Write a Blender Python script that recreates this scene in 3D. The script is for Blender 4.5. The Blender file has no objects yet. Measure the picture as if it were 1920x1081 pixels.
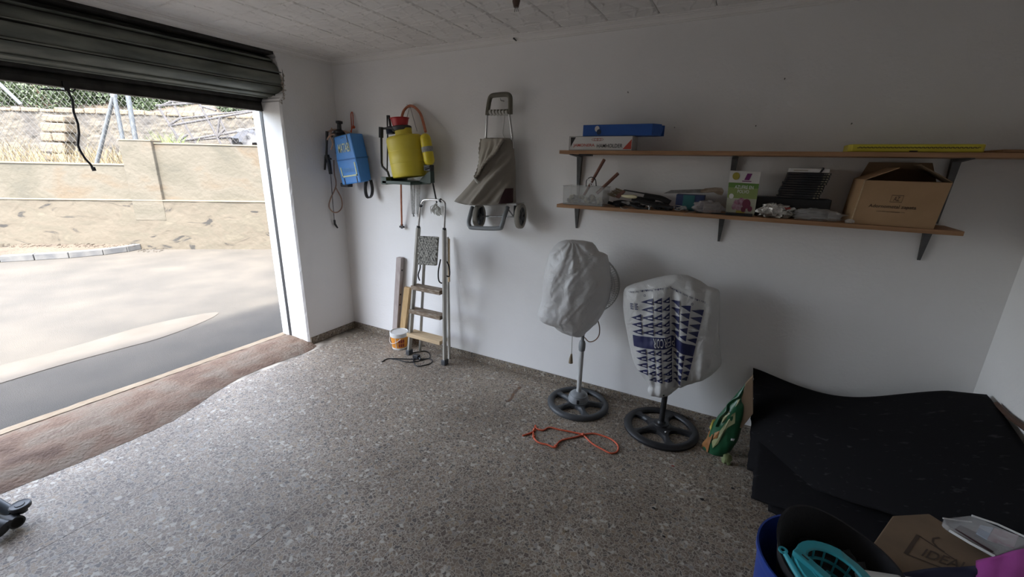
import bpy, bmesh, math, random
from math import sin, cos, pi, sqrt, radians
from mathutils import Vector as V, Matrix, noise
random.seed(7)
sc = bpy.context.scene
COL = sc.collection

# ------------------------------------------------------------------ camera
CP = V((3.51716441, -2.97377971, 1.72620559)); YAW, PITCH, ROLL, FPX = .492695973, -.284513127, .0228184414, 795.4467
_f = V((-sin(YAW)*cos(PITCH), cos(YAW)*cos(PITCH), sin(PITCH)))
_r0 = V((cos(YAW), sin(YAW), 0)); _u0 = _r0.cross(_f)
_r = _r0*cos(ROLL)+_u0*sin(ROLL); _u = -_r0*sin(ROLL)+_u0*cos(ROLL)
cam_d = bpy.data.cameras.new('camera'); cam = bpy.data.objects.new('camera', cam_d); COL.objects.link(cam)
cam_d.sensor_width = 36; cam_d.lens = FPX/1920*36; cam_d.clip_start = .02; cam_d.clip_end = 300
m = Matrix.Identity(4)
for i in range(3):
    m[i][0] = _r[i]; m[i][1] = _u[i]; m[i][2] = -_f[i]; m[i][3] = CP[i]
cam.matrix_world = m
sc.camera = cam

# ------------------------------------------------------------------ world, sun, exposure
sc.view_settings.view_transform = 'Standard'; sc.view_settings.look = 'None'
sc.view_settings.gamma = 1; sc.view_settings.use_curve_mapping = False
sc.view_settings.exposure = 0.95
SUN_DIR = V((.36, -.40, 1)).normalized()          # towards the sun
w = bpy.data.worlds.new('sky'); sc.world = w; w.use_nodes = True
nt = w.node_tree; nt.nodes.clear()
sky = nt.nodes.new('ShaderNodeTexSky'); sky.sky_type = 'NISHITA'; sky.sun_disc = False
sky.sun_elevation = math.asin(SUN_DIR.z); sky.sun_rotation = math.atan2(SUN_DIR.x, SUN_DIR.y)
sky.air_density = 1.0; sky.dust_density = 4.0; sky.ozone_density = 1.0; sky.altitude = 100
bg = nt.nodes.new('ShaderNodeBackground'); bg.inputs[1].default_value = 1.25
wo = nt.nodes.new('ShaderNodeOutputWorld')
hs = nt.nodes.new('ShaderNodeHueSaturation'); hs.inputs['Saturation'].default_value = .55
nt.links.new(sky.outputs[0], hs.inputs['Color']); nt.links.new(hs.outputs[0], bg.inputs[0]); nt.links.new(bg.outputs[0], wo.inputs[0])
sd = bpy.data.lights.new('sun', 'SUN'); sd.energy = 9.0; sd.angle = .06; sd.color = (1, .95, .86)
sun = bpy.data.objects.new('sun', sd); COL.objects.link(sun); sun.location = (0, 0, 12)
sun.rotation_euler = SUN_DIR.to_track_quat('Z', 'Y').to_euler()
pd = bpy.data.lights.new('door_portal', 'AREA'); pd.shape = 'RECTANGLE'; pd.size = 2.06; pd.size_y = 2.74
pd.cycles.is_portal = True                          # guides sky sampling only, gives no light
po = bpy.data.objects.new('door_portal', pd); COL.objects.link(po); po.location = (-.45, -1.93, 1.06)
po.rotation_euler = V((-1, 0, 0)).to_track_quat('Z', 'Y').to_euler()   # light's -Z faces the room (+x)

# ------------------------------------------------------------------ measuring helpers (photo point -> real plane)
def ray(x, y): return _f+_r*((x-960)/FPX)-_u*((y-540.5)/FPX)
def at_z(x, y, z=0.):
    d = ray(x, y); return CP+d*((z-CP.z)/d.z)
def at_y(x, y, Y=0.):
    d = ray(x, y); return CP+d*((Y-CP.y)/d.y)
def at_x(x, y, X=0.):
    d = ray(x, y); return CP+d*((X-CP.x)/d.x)
def at_pl(x, y, P, n):
    d = ray(x, y); return CP+d*((V(P)-CP).dot(n)/d.dot(n))
def hn(P):
    d = CP-V(P); d.z = 0; return d.normalized()

# ------------------------------------------------------------------ mesh builder
class MB:
    def __init__(s): s.v = []; s.f = []; s.m = []; s.mi = 0
    def add(s, vs, fs):
        o = len(s.v); s.v += [tuple(p) for p in vs]; s.f += [tuple(i+o for i in f) for f in fs]; s.m += [s.mi]*len(fs)
        return s
    def box(s, a, b, M=None):
        x0, y0, z0 = a; x1, y1, z1 = b
        vs = [V(p) for p in ((x0,y0,z0),(x1,y0,z0),(x1,y1,z0),(x0,y1,z0),(x0,y0,z1),(x1,y0,z1),(x1,y1,z1),(x0,y1,z1))]
        if M: vs = [M@p for p in vs]
        return s.hexa(vs)
    def hexa(s, vs):
        return s.add(vs, [(0,3,2,1),(4,5,6,7),(0,1,5,4),(1,2,6,5),(2,3,7,6),(3,0,4,7)])
    def tube(s, pts, r, n=8, cap=True, flat=1.0):
        pts = [V(p) for p in pts]; k = len(pts)
        rs = r if isinstance(r, (list, tuple)) else [r]*k
        t0 = (pts[1]-pts[0]).normalized(); a = t0.orthogonal().normalized(); vs = []; fs = []
        for i, p in enumerate(pts):
            t = (pts[min(i+1, k-1)]-pts[max(i-1, 0)])
            t = t.normalized() if t.length > 1e-9 else t0
            a = (a-t*a.dot(t)); a = a.normalized() if a.length > 1e-6 else t.orthogonal().normalized()
            b = t.cross(a)
            for j in range(n):
                an = 2*pi*j/n; vs.append(p+a*(rs[i]*cos(an))+b*(rs[i]*flat*sin(an)))
        for i in range(k-1):
            for j in range(n):
                fs.append((i*n+j, i*n+(j+1) % n, (i+1)*n+(j+1) % n, (i+1)*n+j))
        if cap: fs += [tuple(reversed(range(n))), tuple(range((k-1)*n, k*n))]
        return s.add(vs, fs)
    def lathe(s, prof, P=(0,0,0), axis=(0,0,1), n=24, sx=1., sy=1., ux=None):
        P = V(P); ax = V(axis).normalized()
        a = V(ux) if ux is not None else ax.orthogonal(); a = (a-ax*a.dot(ax)).normalized(); b = ax.cross(a)
        vs = []; fs = []; k = len(prof)
        for r, h in prof:
            for j in range(n):
                an = 2*pi*j/n; vs.append(P+ax*h+a*(r*sx*cos(an))+b*(r*sy*sin(an)))
        for i in range(k-1):
            for j in range(n): fs.append((i*n+j, i*n+(j+1) % n, (i+1)*n+(j+1) % n, (i+1)*n+j))
        if prof[0][0] > 1e-4 and prof[0] != prof[-1]: fs.append(tuple(reversed(range(n))))
        if prof[-1][0] > 1e-4 and prof[0] != prof[-1]: fs.append(tuple(range((k-1)*n, k*n)))
        return s.add(vs, fs)
    def prism(s, poly, d):
        """poly: list of 3D points (planar outline), d: extrusion vector"""
        poly = [V(p) for p in poly]; n = len(poly); d = V(d)
        vs = poly+[p+d for p in poly]
        fs = [tuple(reversed(range(n))), tuple(range(n, 2*n))]+[(i, (i+1) % n, n+(i+1) % n, n+i) for i in range(n)]
        return s.add(vs, fs)
    def grid(s, fn, nu, nv, closed=False):
        vs = [fn(i/nu, j/nv) for j in range(nv+1) for i in range(nu+1)]
        fs = [(j*(nu+1)+i, j*(nu+1)+i+1, (j+1)*(nu+1)+i+1, (j+1)*(nu+1)+i) for j in range(nv) for i in range(nu)]
        return s.add(vs, fs)
    def blob(s, c, r, n=10, amp=.25, fr=3., seed=0, sq=(1,1,1)):
        c = V(c); vs = []; fs = []; m2 = n*2
        for i in range(n+1):
            for j in range(m2):
                th = pi*i/n; ph = 2*pi*j/m2
                d = V((sin(th)*cos(ph), sin(th)*sin(ph), cos(th)))
                k = 1+amp*noise.noise(d*fr+V((seed*7.1, seed*3.3, seed)))+amp*.5*noise.noise(d*fr*2.7+V((seed, 9, seed*2)))
                vs.append(c+V((d.x*r*sq[0]*k, d.y*r*sq[1]*k, d.z*r*sq[2]*k)))
        for i in range(n):
            for j in range(m2): fs.append((i*m2+j, (i+1)*m2+j, (i+1)*m2+(j+1) % m2, i*m2+(j+1) % m2))
        return s.add(vs, fs)

def obj(name, mb, mat, parent=None, smooth=False, bevel=0, kind=None, label=None, solid=0):
    me = bpy.data.meshes.new(name); me.from_pydata(mb.v, [], mb.f)
    mats = mat if isinstance(mat, (list, tuple)) else [mat]
    for q in mats: me.materials.append(q)
    if len(mats) > 1:
        for p, k in zip(me.polygons, mb.m): p.material_index = k
    if smooth:
        for p in me.polygons: p.use_smooth = True
    me.update()
    bm = bmesh.new(); bm.from_mesh(me)
    bmesh.ops.remove_doubles(bm, verts=bm.verts, dist=1e-5) if smooth else None
    bmesh.ops.recalc_face_normals(bm, faces=bm.faces); bm.to_mesh(me); bm.free()
    if smooth:
        try: me.set_sharp_from_angle(angle=radians(42))
        except Exception: pass
    o = bpy.data.objects.new(name, me); COL.objects.link(o)
    if parent is not None:
        o.parent = parent
        if parent.type == 'EMPTY': o.location = -V(parent.location)
        elif parent.get('_org') is not None: o.location = -V(parent['_org'][:])
    if bevel:
        b = o.modifiers.new('bevel', 'BEVEL'); b.width = bevel; b.segments = 2; b.limit_method = 'ANGLE'; b.angle_limit = radians(35)
    if solid:
        b = o.modifiers.new('solid', 'SOLIDIFY'); b.thickness = solid; b.offset = 0
    if kind: o['kind'] = kind
    if label: o['label'] = label
    return o
def thing(name, label, cat, loc=(0,0,0), group=None):
    o = bpy.data.objects.new(name, None); COL.objects.link(o); o.empty_display_size = .1
    o.location = loc; o['label'] = label; o['category'] = cat
    if group: o['group'] = group
    return o
def recenter(o):
    vs = o.data.vertices; n = len(vs)
    c = V((sum(v.co.x for v in vs)/n, sum(v.co.y for v in vs)/n, min(v.co.z for v in vs)))
    o.data.transform(Matrix.Translation(-c)); o.location = c
    for ch in o.children: ch.location = ch.location-c
    return o
def single(name, mb, mat, label, cat, group=None, **k):
    o = obj(name, mb, mat, None, **k); recenter(o); o['label'] = label; o['category'] = cat
    if group: o['group'] = group
    return o
def struct(name, mb, mat, **k): return obj(name, mb, mat, None, kind='structure', **k)

_tc = {}
def text2d(t, bold=0):
    if (t, bold) in _tc: return _tc[(t, bold)]
    c = bpy.data.curves.new('t', 'FONT'); c.body = t; c.size = 1; c.resolution_u = 3; c.offset = bold
    o = bpy.data.objects.new('t', c); COL.objects.link(o)
    me = bpy.data.meshes.new_from_object(o)
    vs = [(v.co.x, v.co.y) for v in me.vertices]; fs = [tuple(p.vertices) for p in me.polygons]
    bpy.data.objects.remove(o); bpy.data.meshes.remove(me); bpy.data.curves.remove(c)
    x0 = min(v[0] for v in vs); x1 = max(v[0] for v in vs); y0 = min(v[1] for v in vs); y1 = max(v[1] for v in vs)
    vs = [((x-x0)/(x1-x0), (y-y0)/(y1-y0)) for x, y in vs]
    _tc[(t, bold)] = (vs, fs); return vs, fs
def text(mb, t, fn, bold=.009):
    """fn maps (0..1,0..1) to 3D"""
    vs, fs = text2d(t, bold); mb.add([fn(x, y) for x, y in vs], fs)
def quadfn(a, b, c, d, n=(0,0,0)):
    a, b, c, d, n = V(a), V(b), V(c), V(d), V(n)      # a=bottom-left b=bottom-right c=top-right d=top-left
    return lambda u, v: (a*(1-u)+b*u)*(1-v)+(d*(1-u)+c*u)*v+n
def poly_on(mb, fn, pts): mb.add([fn(x, y) for x, y in pts], [tuple(range(len(pts)))])

# ------------------------------------------------------------------ materials
def NT(name):
    m = bpy.data.materials.new(name); m.use_nodes = True; t = m.node_tree
    return m, t, t.nodes['Principled BSDF']
def mat(name, c1, c2=None, sc_=12, det=4, rough=.6, metal=0, bump=0, bs=60, spec=.5, lo=.35, hi=.65, dist=.003, stretch=None, alpha=None):
    m, t, b = NT(name); N = t.nodes.new; L = t.links.new
    b.inputs['Roughness'].default_value = rough; b.inputs['Metallic'].default_value = metal
    b.inputs['Specular IOR Level'].default_value = spec
    g = N('ShaderNodeNewGeometry'); src = g.outputs['Position']
    if stretch:
        mp = N('ShaderNodeMapping'); mp.inputs['Scale'].default_value = stretch; L(src, mp.inputs[0]); src = mp.outputs[0]
    if c2:
        n = N('ShaderNodeTexNoise'); n.inputs['Scale'].default_value = sc_; n.inputs['Detail'].default_value = det; L(src, n.inputs['Vector'])
        r = N('ShaderNodeValToRGB'); r.color_ramp.elements[0].position = lo; r.color_ramp.elements[1].position = hi
        r.color_ramp.elements[0].color = (*c1, 1); r.color_ramp.elements[1].color = (*c2, 1)
        L(n.outputs['Fac'], r.inputs[0]); L(r.outputs[0], b.inputs['Base Color'])
    else: b.inputs['Base Color'].default_value = (*c1, 1)
    if bump:
        n2 = N('ShaderNodeTexNoise'); n2.inputs['Scale'].default_value = bs; n2.inputs['Detail'].default_value = 5; L(src, n2.inputs['Vector'])
        bp = N('ShaderNodeBump'); bp.inputs['Strength'].default_value = bump; bp.inputs['Distance'].default_value = dist
        L(n2.outputs['Fac'], bp.inputs['Height']); L(bp.outputs[0], b.inputs['Normal'])
    return m
def plastic_clear(name, col, a=.35, rough=.15):
    m, t, b = NT(name); N = t.nodes.new; L = t.links.new
    b.inputs['Base Color'].default_value = (*col, 1); b.inputs['Roughness'].default_value = rough
    tr = N('ShaderNodeBsdfTransparent'); mx = N('ShaderNodeMixShader'); mx.inputs[0].default_value = a
    out = t.nodes['Material Output']; L(tr.outputs[0], mx.inputs[1]); L(b.outputs[0], mx.inputs[2]); L(mx.outputs[0], out.inputs[0])
    return m
def terrazzo(name, dark=1., scale=56):
    m, t, b = NT(name); N = t.nodes.new; L = t.links.new
    g = N('ShaderNodeNewGeometry')
    wn = N('ShaderNodeTexNoise'); wn.inputs['Scale'].default_value = 35; L(g.outputs['Position'], wn.inputs['Vector'])
    ad = N('ShaderNodeVectorMath'); ad.operation = 'SCALE'; ad.inputs['Scale'].default_value = .040; L(wn.outputs['Color'], ad.inputs[0])
    a2 = N('ShaderNodeVectorMath'); a2.operation = 'ADD'; L(g.outputs['Position'], a2.inputs[0]); L(ad.outputs[0], a2.inputs[1])
    v1 = N('ShaderNodeTexVoronoi'); v1.inputs['Scale'].default_value = scale; v1.feature = 'F1'; L(a2.outputs[0], v1.inputs['Vector'])
    v2 = N('ShaderNodeTexVoronoi'); v2.inputs['Scale'].default_value = scale; v2.feature = 'DISTANCE_TO_EDGE'; L(a2.outputs[0], v2.inputs['Vector'])
    sep = N('ShaderNodeSeparateColor'); L(v1.outputs['Color'], sep.inputs[0])
    r = N('ShaderNodeValToRGB'); cr = r.color_ramp; cr.interpolation = 'CONSTANT'
    cols = [(0, (0.224,0.171,0.131)), (.28, (0.157,0.120,0.093)), (.45, (0.276,0.217,0.166)), (.62, (0.195,0.160,0.130)), (.74, (0.313,0.239,0.164)), (.84, (0.127,0.109,0.093)), (.90, (0.299,0.275,0.245)), (.955, (0.538,0.493,0.423))]
    cr.elements[0].position = 0; cr.elements[0].color = (*cols[0][1], 1); cr.elements[1].position = cols[1][0]; cr.elements[1].color = (*cols[1][1], 1)
    for p, c in cols[2:]:
        e = cr.elements.new(p); e.color = (*c, 1)
    L(sep.outputs[0], r.inputs[0])
    r2 = N('ShaderNodeValToRGB'); r2.color_ramp.elements[0].position = .045; r2.color_ramp.elements[1].position = .10; L(v2.outputs['Distance'], r2.inputs[0])
    mx = N('ShaderNodeMix'); mx.data_type = 'RGBA'; mx.inputs['A'].default_value = (.44,.385,.31, 1); L(r2.outputs[0], mx.inputs['Factor']); L(r.outputs[0], mx.inputs['B'])
    # broad wear / dirt
    n3 = N('ShaderNodeTexNoise'); n3.inputs['Scale'].default_value = 1.6; n3.inputs['Detail'].default_value = 6; L(g.outputs['Position'], n3.inputs['Vector'])
    r3 = N('ShaderNodeValToRGB'); r3.color_ramp.elements[0].position = .3; r3.color_ramp.elements[1].position = .7
    r3.color_ramp.elements[0].color = (.62*dark,.60*dark,.58*dark,1); r3.color_ramp.elements[1].color = (dark,dark,dark,1); L(n3.outputs['Fac'], r3.inputs[0])
    ml = N('ShaderNodeMix'); ml.data_type = 'RGBA'; ml.blend_type = 'MULTIPLY'; ml.inputs['Factor'].default_value = 1
    L(mx.outputs['Result'], ml.inputs['A']); L(r3.outputs[0], ml.inputs['B']); L(ml.outputs['Result'], b.inputs['Base Color'])
    b.inputs['Roughness'].default_value = .55; b.inputs['Specular IOR Level'].default_value = .35
    bp = N('ShaderNodeBump'); bp.inputs['Strength'].default_value = .25; bp.inputs['Distance'].default_value = .002
    L(r2.outputs[0], bp.inputs['Height']); L(bp.outputs[0], b.inputs['Normal'])
    return m
M = {}
M['terrazzo'] = terrazzo('terrazzo'); M['terrazzo_skirt'] = terrazzo('terrazzo_skirt', .8, 60)
M['grout'] = mat('grout', (.50,.44,.36), (.12,.10,.08), 5, rough=.9)
def walls_mat():
    m, t, b = NT('white_wall_paint'); N = t.nodes.new; L = t.links.new
    g = N('ShaderNodeNewGeometry'); n = N('ShaderNodeTexNoise'); n.inputs['Scale'].default_value = 2.2; n.inputs['Detail'].default_value = 8; L(g.outputs['Position'], n.inputs['Vector'])
    r = N('ShaderNodeValToRGB'); r.color_ramp.elements[0].position = .3; r.color_ramp.elements[1].position = .7
    r.color_ramp.elements[0].color = (.82,.805,.79,1); r.color_ramp.elements[1].color = (.86,.845,.83,1); L(n.outputs['Fac'], r.inputs[0])
    # tiny specks and old nail holes
    v = N('ShaderNodeTexVoronoi'); v.inputs['Scale'].default_value = 3.1; L(g.outputs['Position'], v.inputs['Vector'])
    r2 = N('ShaderNodeValToRGB'); r2.color_ramp.elements[0].position = .004; r2.color_ramp.elements[1].position = .008
    r2.color_ramp.elements[0].color = (.35,.33,.30,1); r2.color_ramp.elements[1].color = (1,1,1,1); L(v.outputs['Distance'], r2.inputs[0])
    ml = N('ShaderNodeMix'); ml.data_type = 'RGBA'; ml.blend_type = 'MULTIPLY'; ml.inputs['Factor'].default_value = 1
    L(r.outputs[0], ml.inputs['A']); L(r2.outputs[0], ml.inputs['B']); L(ml.outputs['Result'], b.inputs['Base Color'])
    n2 = N('ShaderNodeTexNoise'); n2.inputs['Scale'].default_value = 55; n2.inputs['Detail'].default_value = 4; L(g.outputs['Position'], n2.inputs['Vector'])
    n3 = N('ShaderNodeTexNoise'); n3.inputs['Scale'].default_value = 7; n3.inputs['Detail'].default_value = 4; L(g.outputs['Position'], n3.inputs['Vector'])
    am = N('ShaderNodeMath'); am.operation = 'MULTIPLY_ADD'; am.inputs[1].default_value = 2.2; L(n3.outputs['Fac'], am.inputs[0]); L(n2.outputs['Fac'], am.inputs[2])
    bp = N('ShaderNodeBump'); bp.inputs['Strength'].default_value = .55; bp.inputs['Distance'].default_value = .0035; L(am.outputs[0], bp.inputs['Height']); L(bp.outputs[0], b.inputs['Normal'])
    b.inputs['Roughness'].default_value = .65
    return m
M['wall'] = walls_mat()
M['ceil'] = mat('ceiling_tile_white', (.74,.72,.69), (.80,.78,.75), 4, rough=.7, bump=.3, bs=220, dist=.001)
M['cornice'] = mat('cornice_white', (.78,.76,.73), (.82,.80,.77), 5, rough=.6, bump=.15, bs=40)
M['plaster_raw'] = mat('raw_plaster', (.34,.28,.22), (.55,.50,.44), 30, rough=.95, bump=.8, bs=60, dist=.01)
M['dark_void'] = mat('pocket_shade', (.025,.022,.02), (.05,.045,.04), 12, rough=.95)  # shade inside the roll pocket, put into the colour
M['threshold'] = None
def ramp_mat(name, stops, scale, det=8, rough=.9, bump=.5, bs=40, dist=.01, stretch=None, dis=0.):
    m, t, b = NT(name); N = t.nodes.new; L = t.links.new
    g = N('ShaderNodeNewGeometry'); src = g.outputs['Position']
    if stretch:
        mp = N('ShaderNodeMapping'); mp.inputs['Scale'].default_value = stretch; L(src, mp.inputs[0]); src = mp.outputs[0]
    n = N('ShaderNodeTexNoise'); n.inputs['Scale'].default_value = scale; n.inputs['Detail'].default_value = det; n.inputs['Distortion'].default_value = dis; L(src, n.inputs['Vector'])
    r = N('ShaderNodeValToRGB'); cr = r.color_ramp
    cr.elements[0].position = stops[0][0]; cr.elements[0].color = (*stops[0][1], 1); cr.elements[1].position = stops[1][0]; cr.elements[1].color = (*stops[1][1], 1)
    for p, c in stops[2:]: cr.elements.new(p).color = (*c, 1)
    L(n.outputs['Fac'], r.inputs[0]); L(r.outputs[0], b.inputs['Base Color']); b.inputs['Roughness'].default_value = rough
    n2 = N('ShaderNodeTexNoise'); n2.inputs['Scale'].default_value = bs; n2.inputs['Detail'].default_value = 6; L(g.outputs['Position'], n2.inputs['Vector'])
    bp = N('ShaderNodeBump'); bp.inputs['Strength'].default_value = bump; bp.inputs['Distance'].default_value = dist; L(n2.outputs['Fac'], bp.inputs['Height']); L(bp.outputs[0], b.inputs['Normal'])
    return m
M['threshold'] = ramp_mat('rough_threshold', [(.30,(0.095,0.054,0.034)),(.45,(0.150,0.095,0.062)),(.60,(0.166,0.126,0.091)),(.72,(0.111,0.065,0.044))], 5, bump=.9, bs=45, dist=.012)
M['cream_edge'] = mat('cream_edge', (0.216,0.162,0.104), (0.265,0.210,0.142), 9, rough=.9, bump=.4, bs=50)
M['asphalt'] = ramp_mat('pale_asphalt', [(.28,(0.028,0.026,0.022)),(.5,(0.040,0.036,0.030)),(.7,(0.053,0.047,0.038))], 1.3, bump=.8, bs=170, dist=.012)
M['dust'] = ramp_mat('sandy_dust', [(.3,(0.048,0.041,0.032)),(.7,(0.063,0.055,0.045))], 3, bump=.4, bs=80, dist=.004)
M['render'] = ramp_mat('stained_cement_render', [(.28,(0.040,0.038,0.029)),(.42,(0.054,0.049,0.036)),(.55,(0.066,0.059,0.045)),(.68,(0.064,0.050,0.033)),(.8,(0.054,0.052,0.043))], 1.1, bump=.5, bs=14, dist=.02, stretch=(1,1,1.8), dis=.6)
M['render_low'] = ramp_mat('peeling_cement_render', [(.35,(0.018,0.017,0.015)),(.385,(0.055,0.047,0.034)),(.45,(0.067,0.057,0.042)),(.6,(0.059,0.052,0.038)),(.75,(0.080,0.070,0.051))], 1.7, bump=.6, bs=9, dist=.02, stretch=(1,1,2.6), dis=1.2)
M['cap'] = mat('wall_cap_cream', (0.117,0.095,0.060), (0.136,0.117,0.084), 3, rough=.9)
M['kerb'] = mat('kerb_concrete', (0.047,0.049,0.052), (0.077,0.077,0.075), 6, rough=.9, bump=.4)
M['stonewall'] = ramp_mat('rubble_stone', [(.3,(0.036,0.033,0.030)),(.45,(0.055,0.050,0.043)),(.6,(0.066,0.058,0.045)),(.75,(0.052,0.049,0.045))], 2.2, bump=.7, bs=12, dist=.03)
M['stone_pale'] = ramp_mat('pale_stone', [(.35,(0.083,0.074,0.062)),(.5,(0.105,0.082,0.053)),(.7,(0.096,0.086,0.070))], 3.5, bump=.8, bs=12, dist=.03)
M['soil'] = ramp_mat('dry_soil', [(.3,(0.033,0.024,0.016)),(.5,(0.050,0.038,0.026)),(.7,(0.058,0.046,0.032))], 1.5, bump=.8, bs=20, dist=.05)
M['galv'] = mat('galvanised_steel', (0.089,0.099,0.109), (0.112,0.123,0.134), 20, rough=.45, metal=.5)
M['wire'] = mat('fence_wire', (.085,.085,.08), rough=.8, metal=0)
M['rustbar'] = mat('dark_painted_bar', (.035,.035,.04), (.06,.055,.055), 20, rough=.7, metal=0)
M['leaf'] = mat('dark_leaf', (0.018,0.033,0.012), (0.035,0.055,0.018), 3, rough=.7)
M['leaf2'] = mat('bright_leaf', (0.096,0.156,0.030), (0.156,0.204,0.054), 5, rough=.7)
M['straw'] = mat('dry_grass', (0.083,0.063,0.030), (0.112,0.089,0.049), 5, rough=.85)
M['bark'] = mat('bark', (.09,.06,.04), rough=.9)
M['slat'] = mat('grimy_galvanised_slat', (0.110,0.120,0.104), (0.210,0.220,0.190), 14, rough=.50, metal=.55, bump=.15, bs=60, stretch=(1,.25,1))
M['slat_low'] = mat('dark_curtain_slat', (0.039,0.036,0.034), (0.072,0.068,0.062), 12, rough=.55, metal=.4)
M['guide'] = mat('guide_dark', (.02,.02,.022), rough=.5)
M['black'] = mat('black_plastic', (.016,.016,.018), rough=.45)
M['black_rough'] = mat('black_rubber', (.014,.013,.014), (.022,.02,.022), 14, rough=.85, bump=.4, bs=120)
def mat_rubber():
    m, t, b = NT('rubber_mat_black'); N = t.nodes.new; L = t.links.new
    g = N('ShaderNodeNewGeometry'); mp = N('ShaderNodeMapping'); mp.inputs['Scale'].default_value = (3, 30, 30); mp.inputs['Rotation'].default_value = (0, .05, .12); L(g.outputs['Position'], mp.inputs[0])
    n = N('ShaderNodeTexNoise'); n.inputs['Scale'].default_value = 1.6; n.inputs['Detail'].default_value = 8; L(mp.outputs[0], n.inputs['Vector'])
    r = N('ShaderNodeValToRGB'); r.color_ramp.elements[0].position = .62; r.color_ramp.elements[1].position = .82
    r.color_ramp.elements[0].color = (.007,.0065,.0075,1); r.color_ramp.elements[1].color = (.045,.043,.045,1); L(n.outputs['Fac'], r.inputs[0]); L(r.outputs[0], b.inputs['Base Color'])
    n2 = N('ShaderNodeTexNoise'); n2.inputs['Scale'].default_value = 160; L(g.outputs['Position'], n2.inputs['Vector'])
    bp = N('ShaderNodeBump'); bp.inputs['Strength'].default_value = .4; bp.inputs['Distance'].default_value = .002; L(n2.outputs['Fac'], bp.inputs['Height']); L(bp.outputs[0], b.inputs['Normal'])
    b.inputs['Roughness'].default_value = .8; b.inputs['Specular IOR Level'].default_value = .12
    return m
M['rubber_mat'] = mat_rubber()
M['darkgrey'] = mat('dark_grey_plastic', (.045,.048,.052), rough=.5)
M['grey'] = mat('grey_plastic', (.22,.23,.24), rough=.45)
M['lightgrey'] = mat('light_grey_paint', (.50,.50,.49), rough=.4)
M['blue'] = mat('sprayer_blue', (.055,.235,.62), (.065,.265,.66), 5, rough=.45)
M['cream_print'] = mat('faded_cream_print', (.62,.68,.42), (.40,.52,.50), 60, rough=.6, lo=.5, hi=.75)
M['yellow'] = mat('sprayer_yellow', (.62,.50,.035), (.68,.56,.06), 6, rough=.5)
M['yellow2'] = mat('bright_yellow', (.75,.60,.03), rough=.4)
M['red'] = mat('red_plastic', (.50,.035,.04), rough=.4)
M['orange_hose'] = mat('orange_hose', (.42,.13,.06), (.52,.19,.10), 30, rough=.5)
M['dgreen'] = mat('dark_green_plastic', (.03,.055,.04), rough=.5)
M['hose_tan'] = mat('tan_hose', (.36,.22,.16), (.45,.30,.22), 30, rough=.6)
M['strap'] = mat('grey_strap', (.28,.28,.27), (.40,.39,.37), 60, rough=.9)
M['olive'] = mat('olive_grip', (.125,.115,.085), rough=.6)
M['chrome'] = mat('chrome_tube', (.60,.60,.60), rough=.25, metal=.9)
M['alu'] = mat('worn_aluminium', (.36,.345,.31), (.50,.48,.43), 25, rough=.5, metal=.25, stretch=(1,1,.15))
M['fabric'] = mat('taupe_fabric', (.25,.22,.185), (.28,.25,.21), 6, rough=.85, bump=.25, bs=420, dist=.001)
M['fabric_in'] = mat('taupe_lining', (.34,.31,.26), (.38,.35,.30), 6, rough=.85)
M['maroon'] = mat('maroon_fabric', (.05,.02,.022), rough=.9)
M['tyre'] = mat('beige_tyre', (.27,.25,.215), rough=.8)
M['wood'] = mat('pine_board', (.30,.155,.075), (.42,.235,.12), 5, rough=.6, stretch=(1,12,12), bump=.2, bs=20, dist=.002)
M['wood_step'] = mat('weathered_step', (.19,.135,.09), (.42,.36,.29), 18, rough=.9, stretch=(1,4,4), lo=.45, hi=.75)
M['wood_clean'] = mat('clean_step', (.50,.36,.21), (.60,.45,.28), 10, rough=.7, stretch=(1,8,8))
M['wood_beam'] = mat('greyed_beam', (.36,.30,.28), (.46,.40,.37), 9, rough=.8, stretch=(6,6,1))
M['wood_plank'] = mat('plank_wood', (.42,.27,.12), (.52,.35,.17), 9, rough=.7, stretch=(8,8,1))
M['handle_wood'] = mat('brown_handle', (.16,.065,.045), (.22,.10,.07), 20, rough=.5)
M['tread'] = ramp_mat('cement_spattered_tread', [(.35,(.07,.07,.065)),(.5,(.28,.27,.24)),(.65,(.45,.43,.38))], 70, bump=.6, bs=120, dist=.003)
M['white'] = mat('white_plastic', (.72,.72,.70), rough=.4)
M['white_paper'] = mat('white_card', (.62,.60,.58), (.68,.66,.63), 8, rough=.7)
M['orange'] = mat('orange_bucket', (.72,.27,.03), (.80,.33,.05), 8, rough=.4)
M['dred'] = mat('dark_red_print', (.30,.05,.04), rough=.6)
M['steel'] = mat('bare_steel', (.34,.34,.34), (.22,.21,.20), 30, rough=.4, metal=.8)
M['bracket'] = mat('grey_bracket', (.085,.085,.085), (.12,.12,.12), 20, rough=.45, metal=.5)
def bagmat(name, c, tr=.25):
    m, t, b = NT(name); N = t.nodes.new; L = t.links.new
    g = N('ShaderNodeNewGeometry'); n = N('ShaderNodeTexNoise'); n.inputs['Scale'].default_value = 16; n.inputs['Detail'].default_value = 6; n.inputs['Roughness'].default_value = .55; n.inputs['Distortion'].default_value = 1.1; L(g.outputs['Position'], n.inputs['Vector'])
    bp = N('ShaderNodeBump'); bp.inputs['Strength'].default_value = .6; bp.inputs['Distance'].default_value = .014; L(n.outputs['Fac'], bp.inputs['Height']); L(bp.outputs[0], b.inputs['Normal'])
    b.inputs['Base Color'].default_value = (*c, 1); b.inputs['Roughness'].default_value = .38
    tl = N('ShaderNodeBsdfTranslucent'); tl.inputs[0].default_value = (*c, 1); mx = N('ShaderNodeMixShader'); mx.inputs[0].default_value = tr
    out = t.nodes['Material Output']; L(b.outputs[0], mx.inputs[1]); L(tl.outputs[0], mx.inputs[2]); L(mx.outputs[0], out.inputs[0])
    return m
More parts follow.
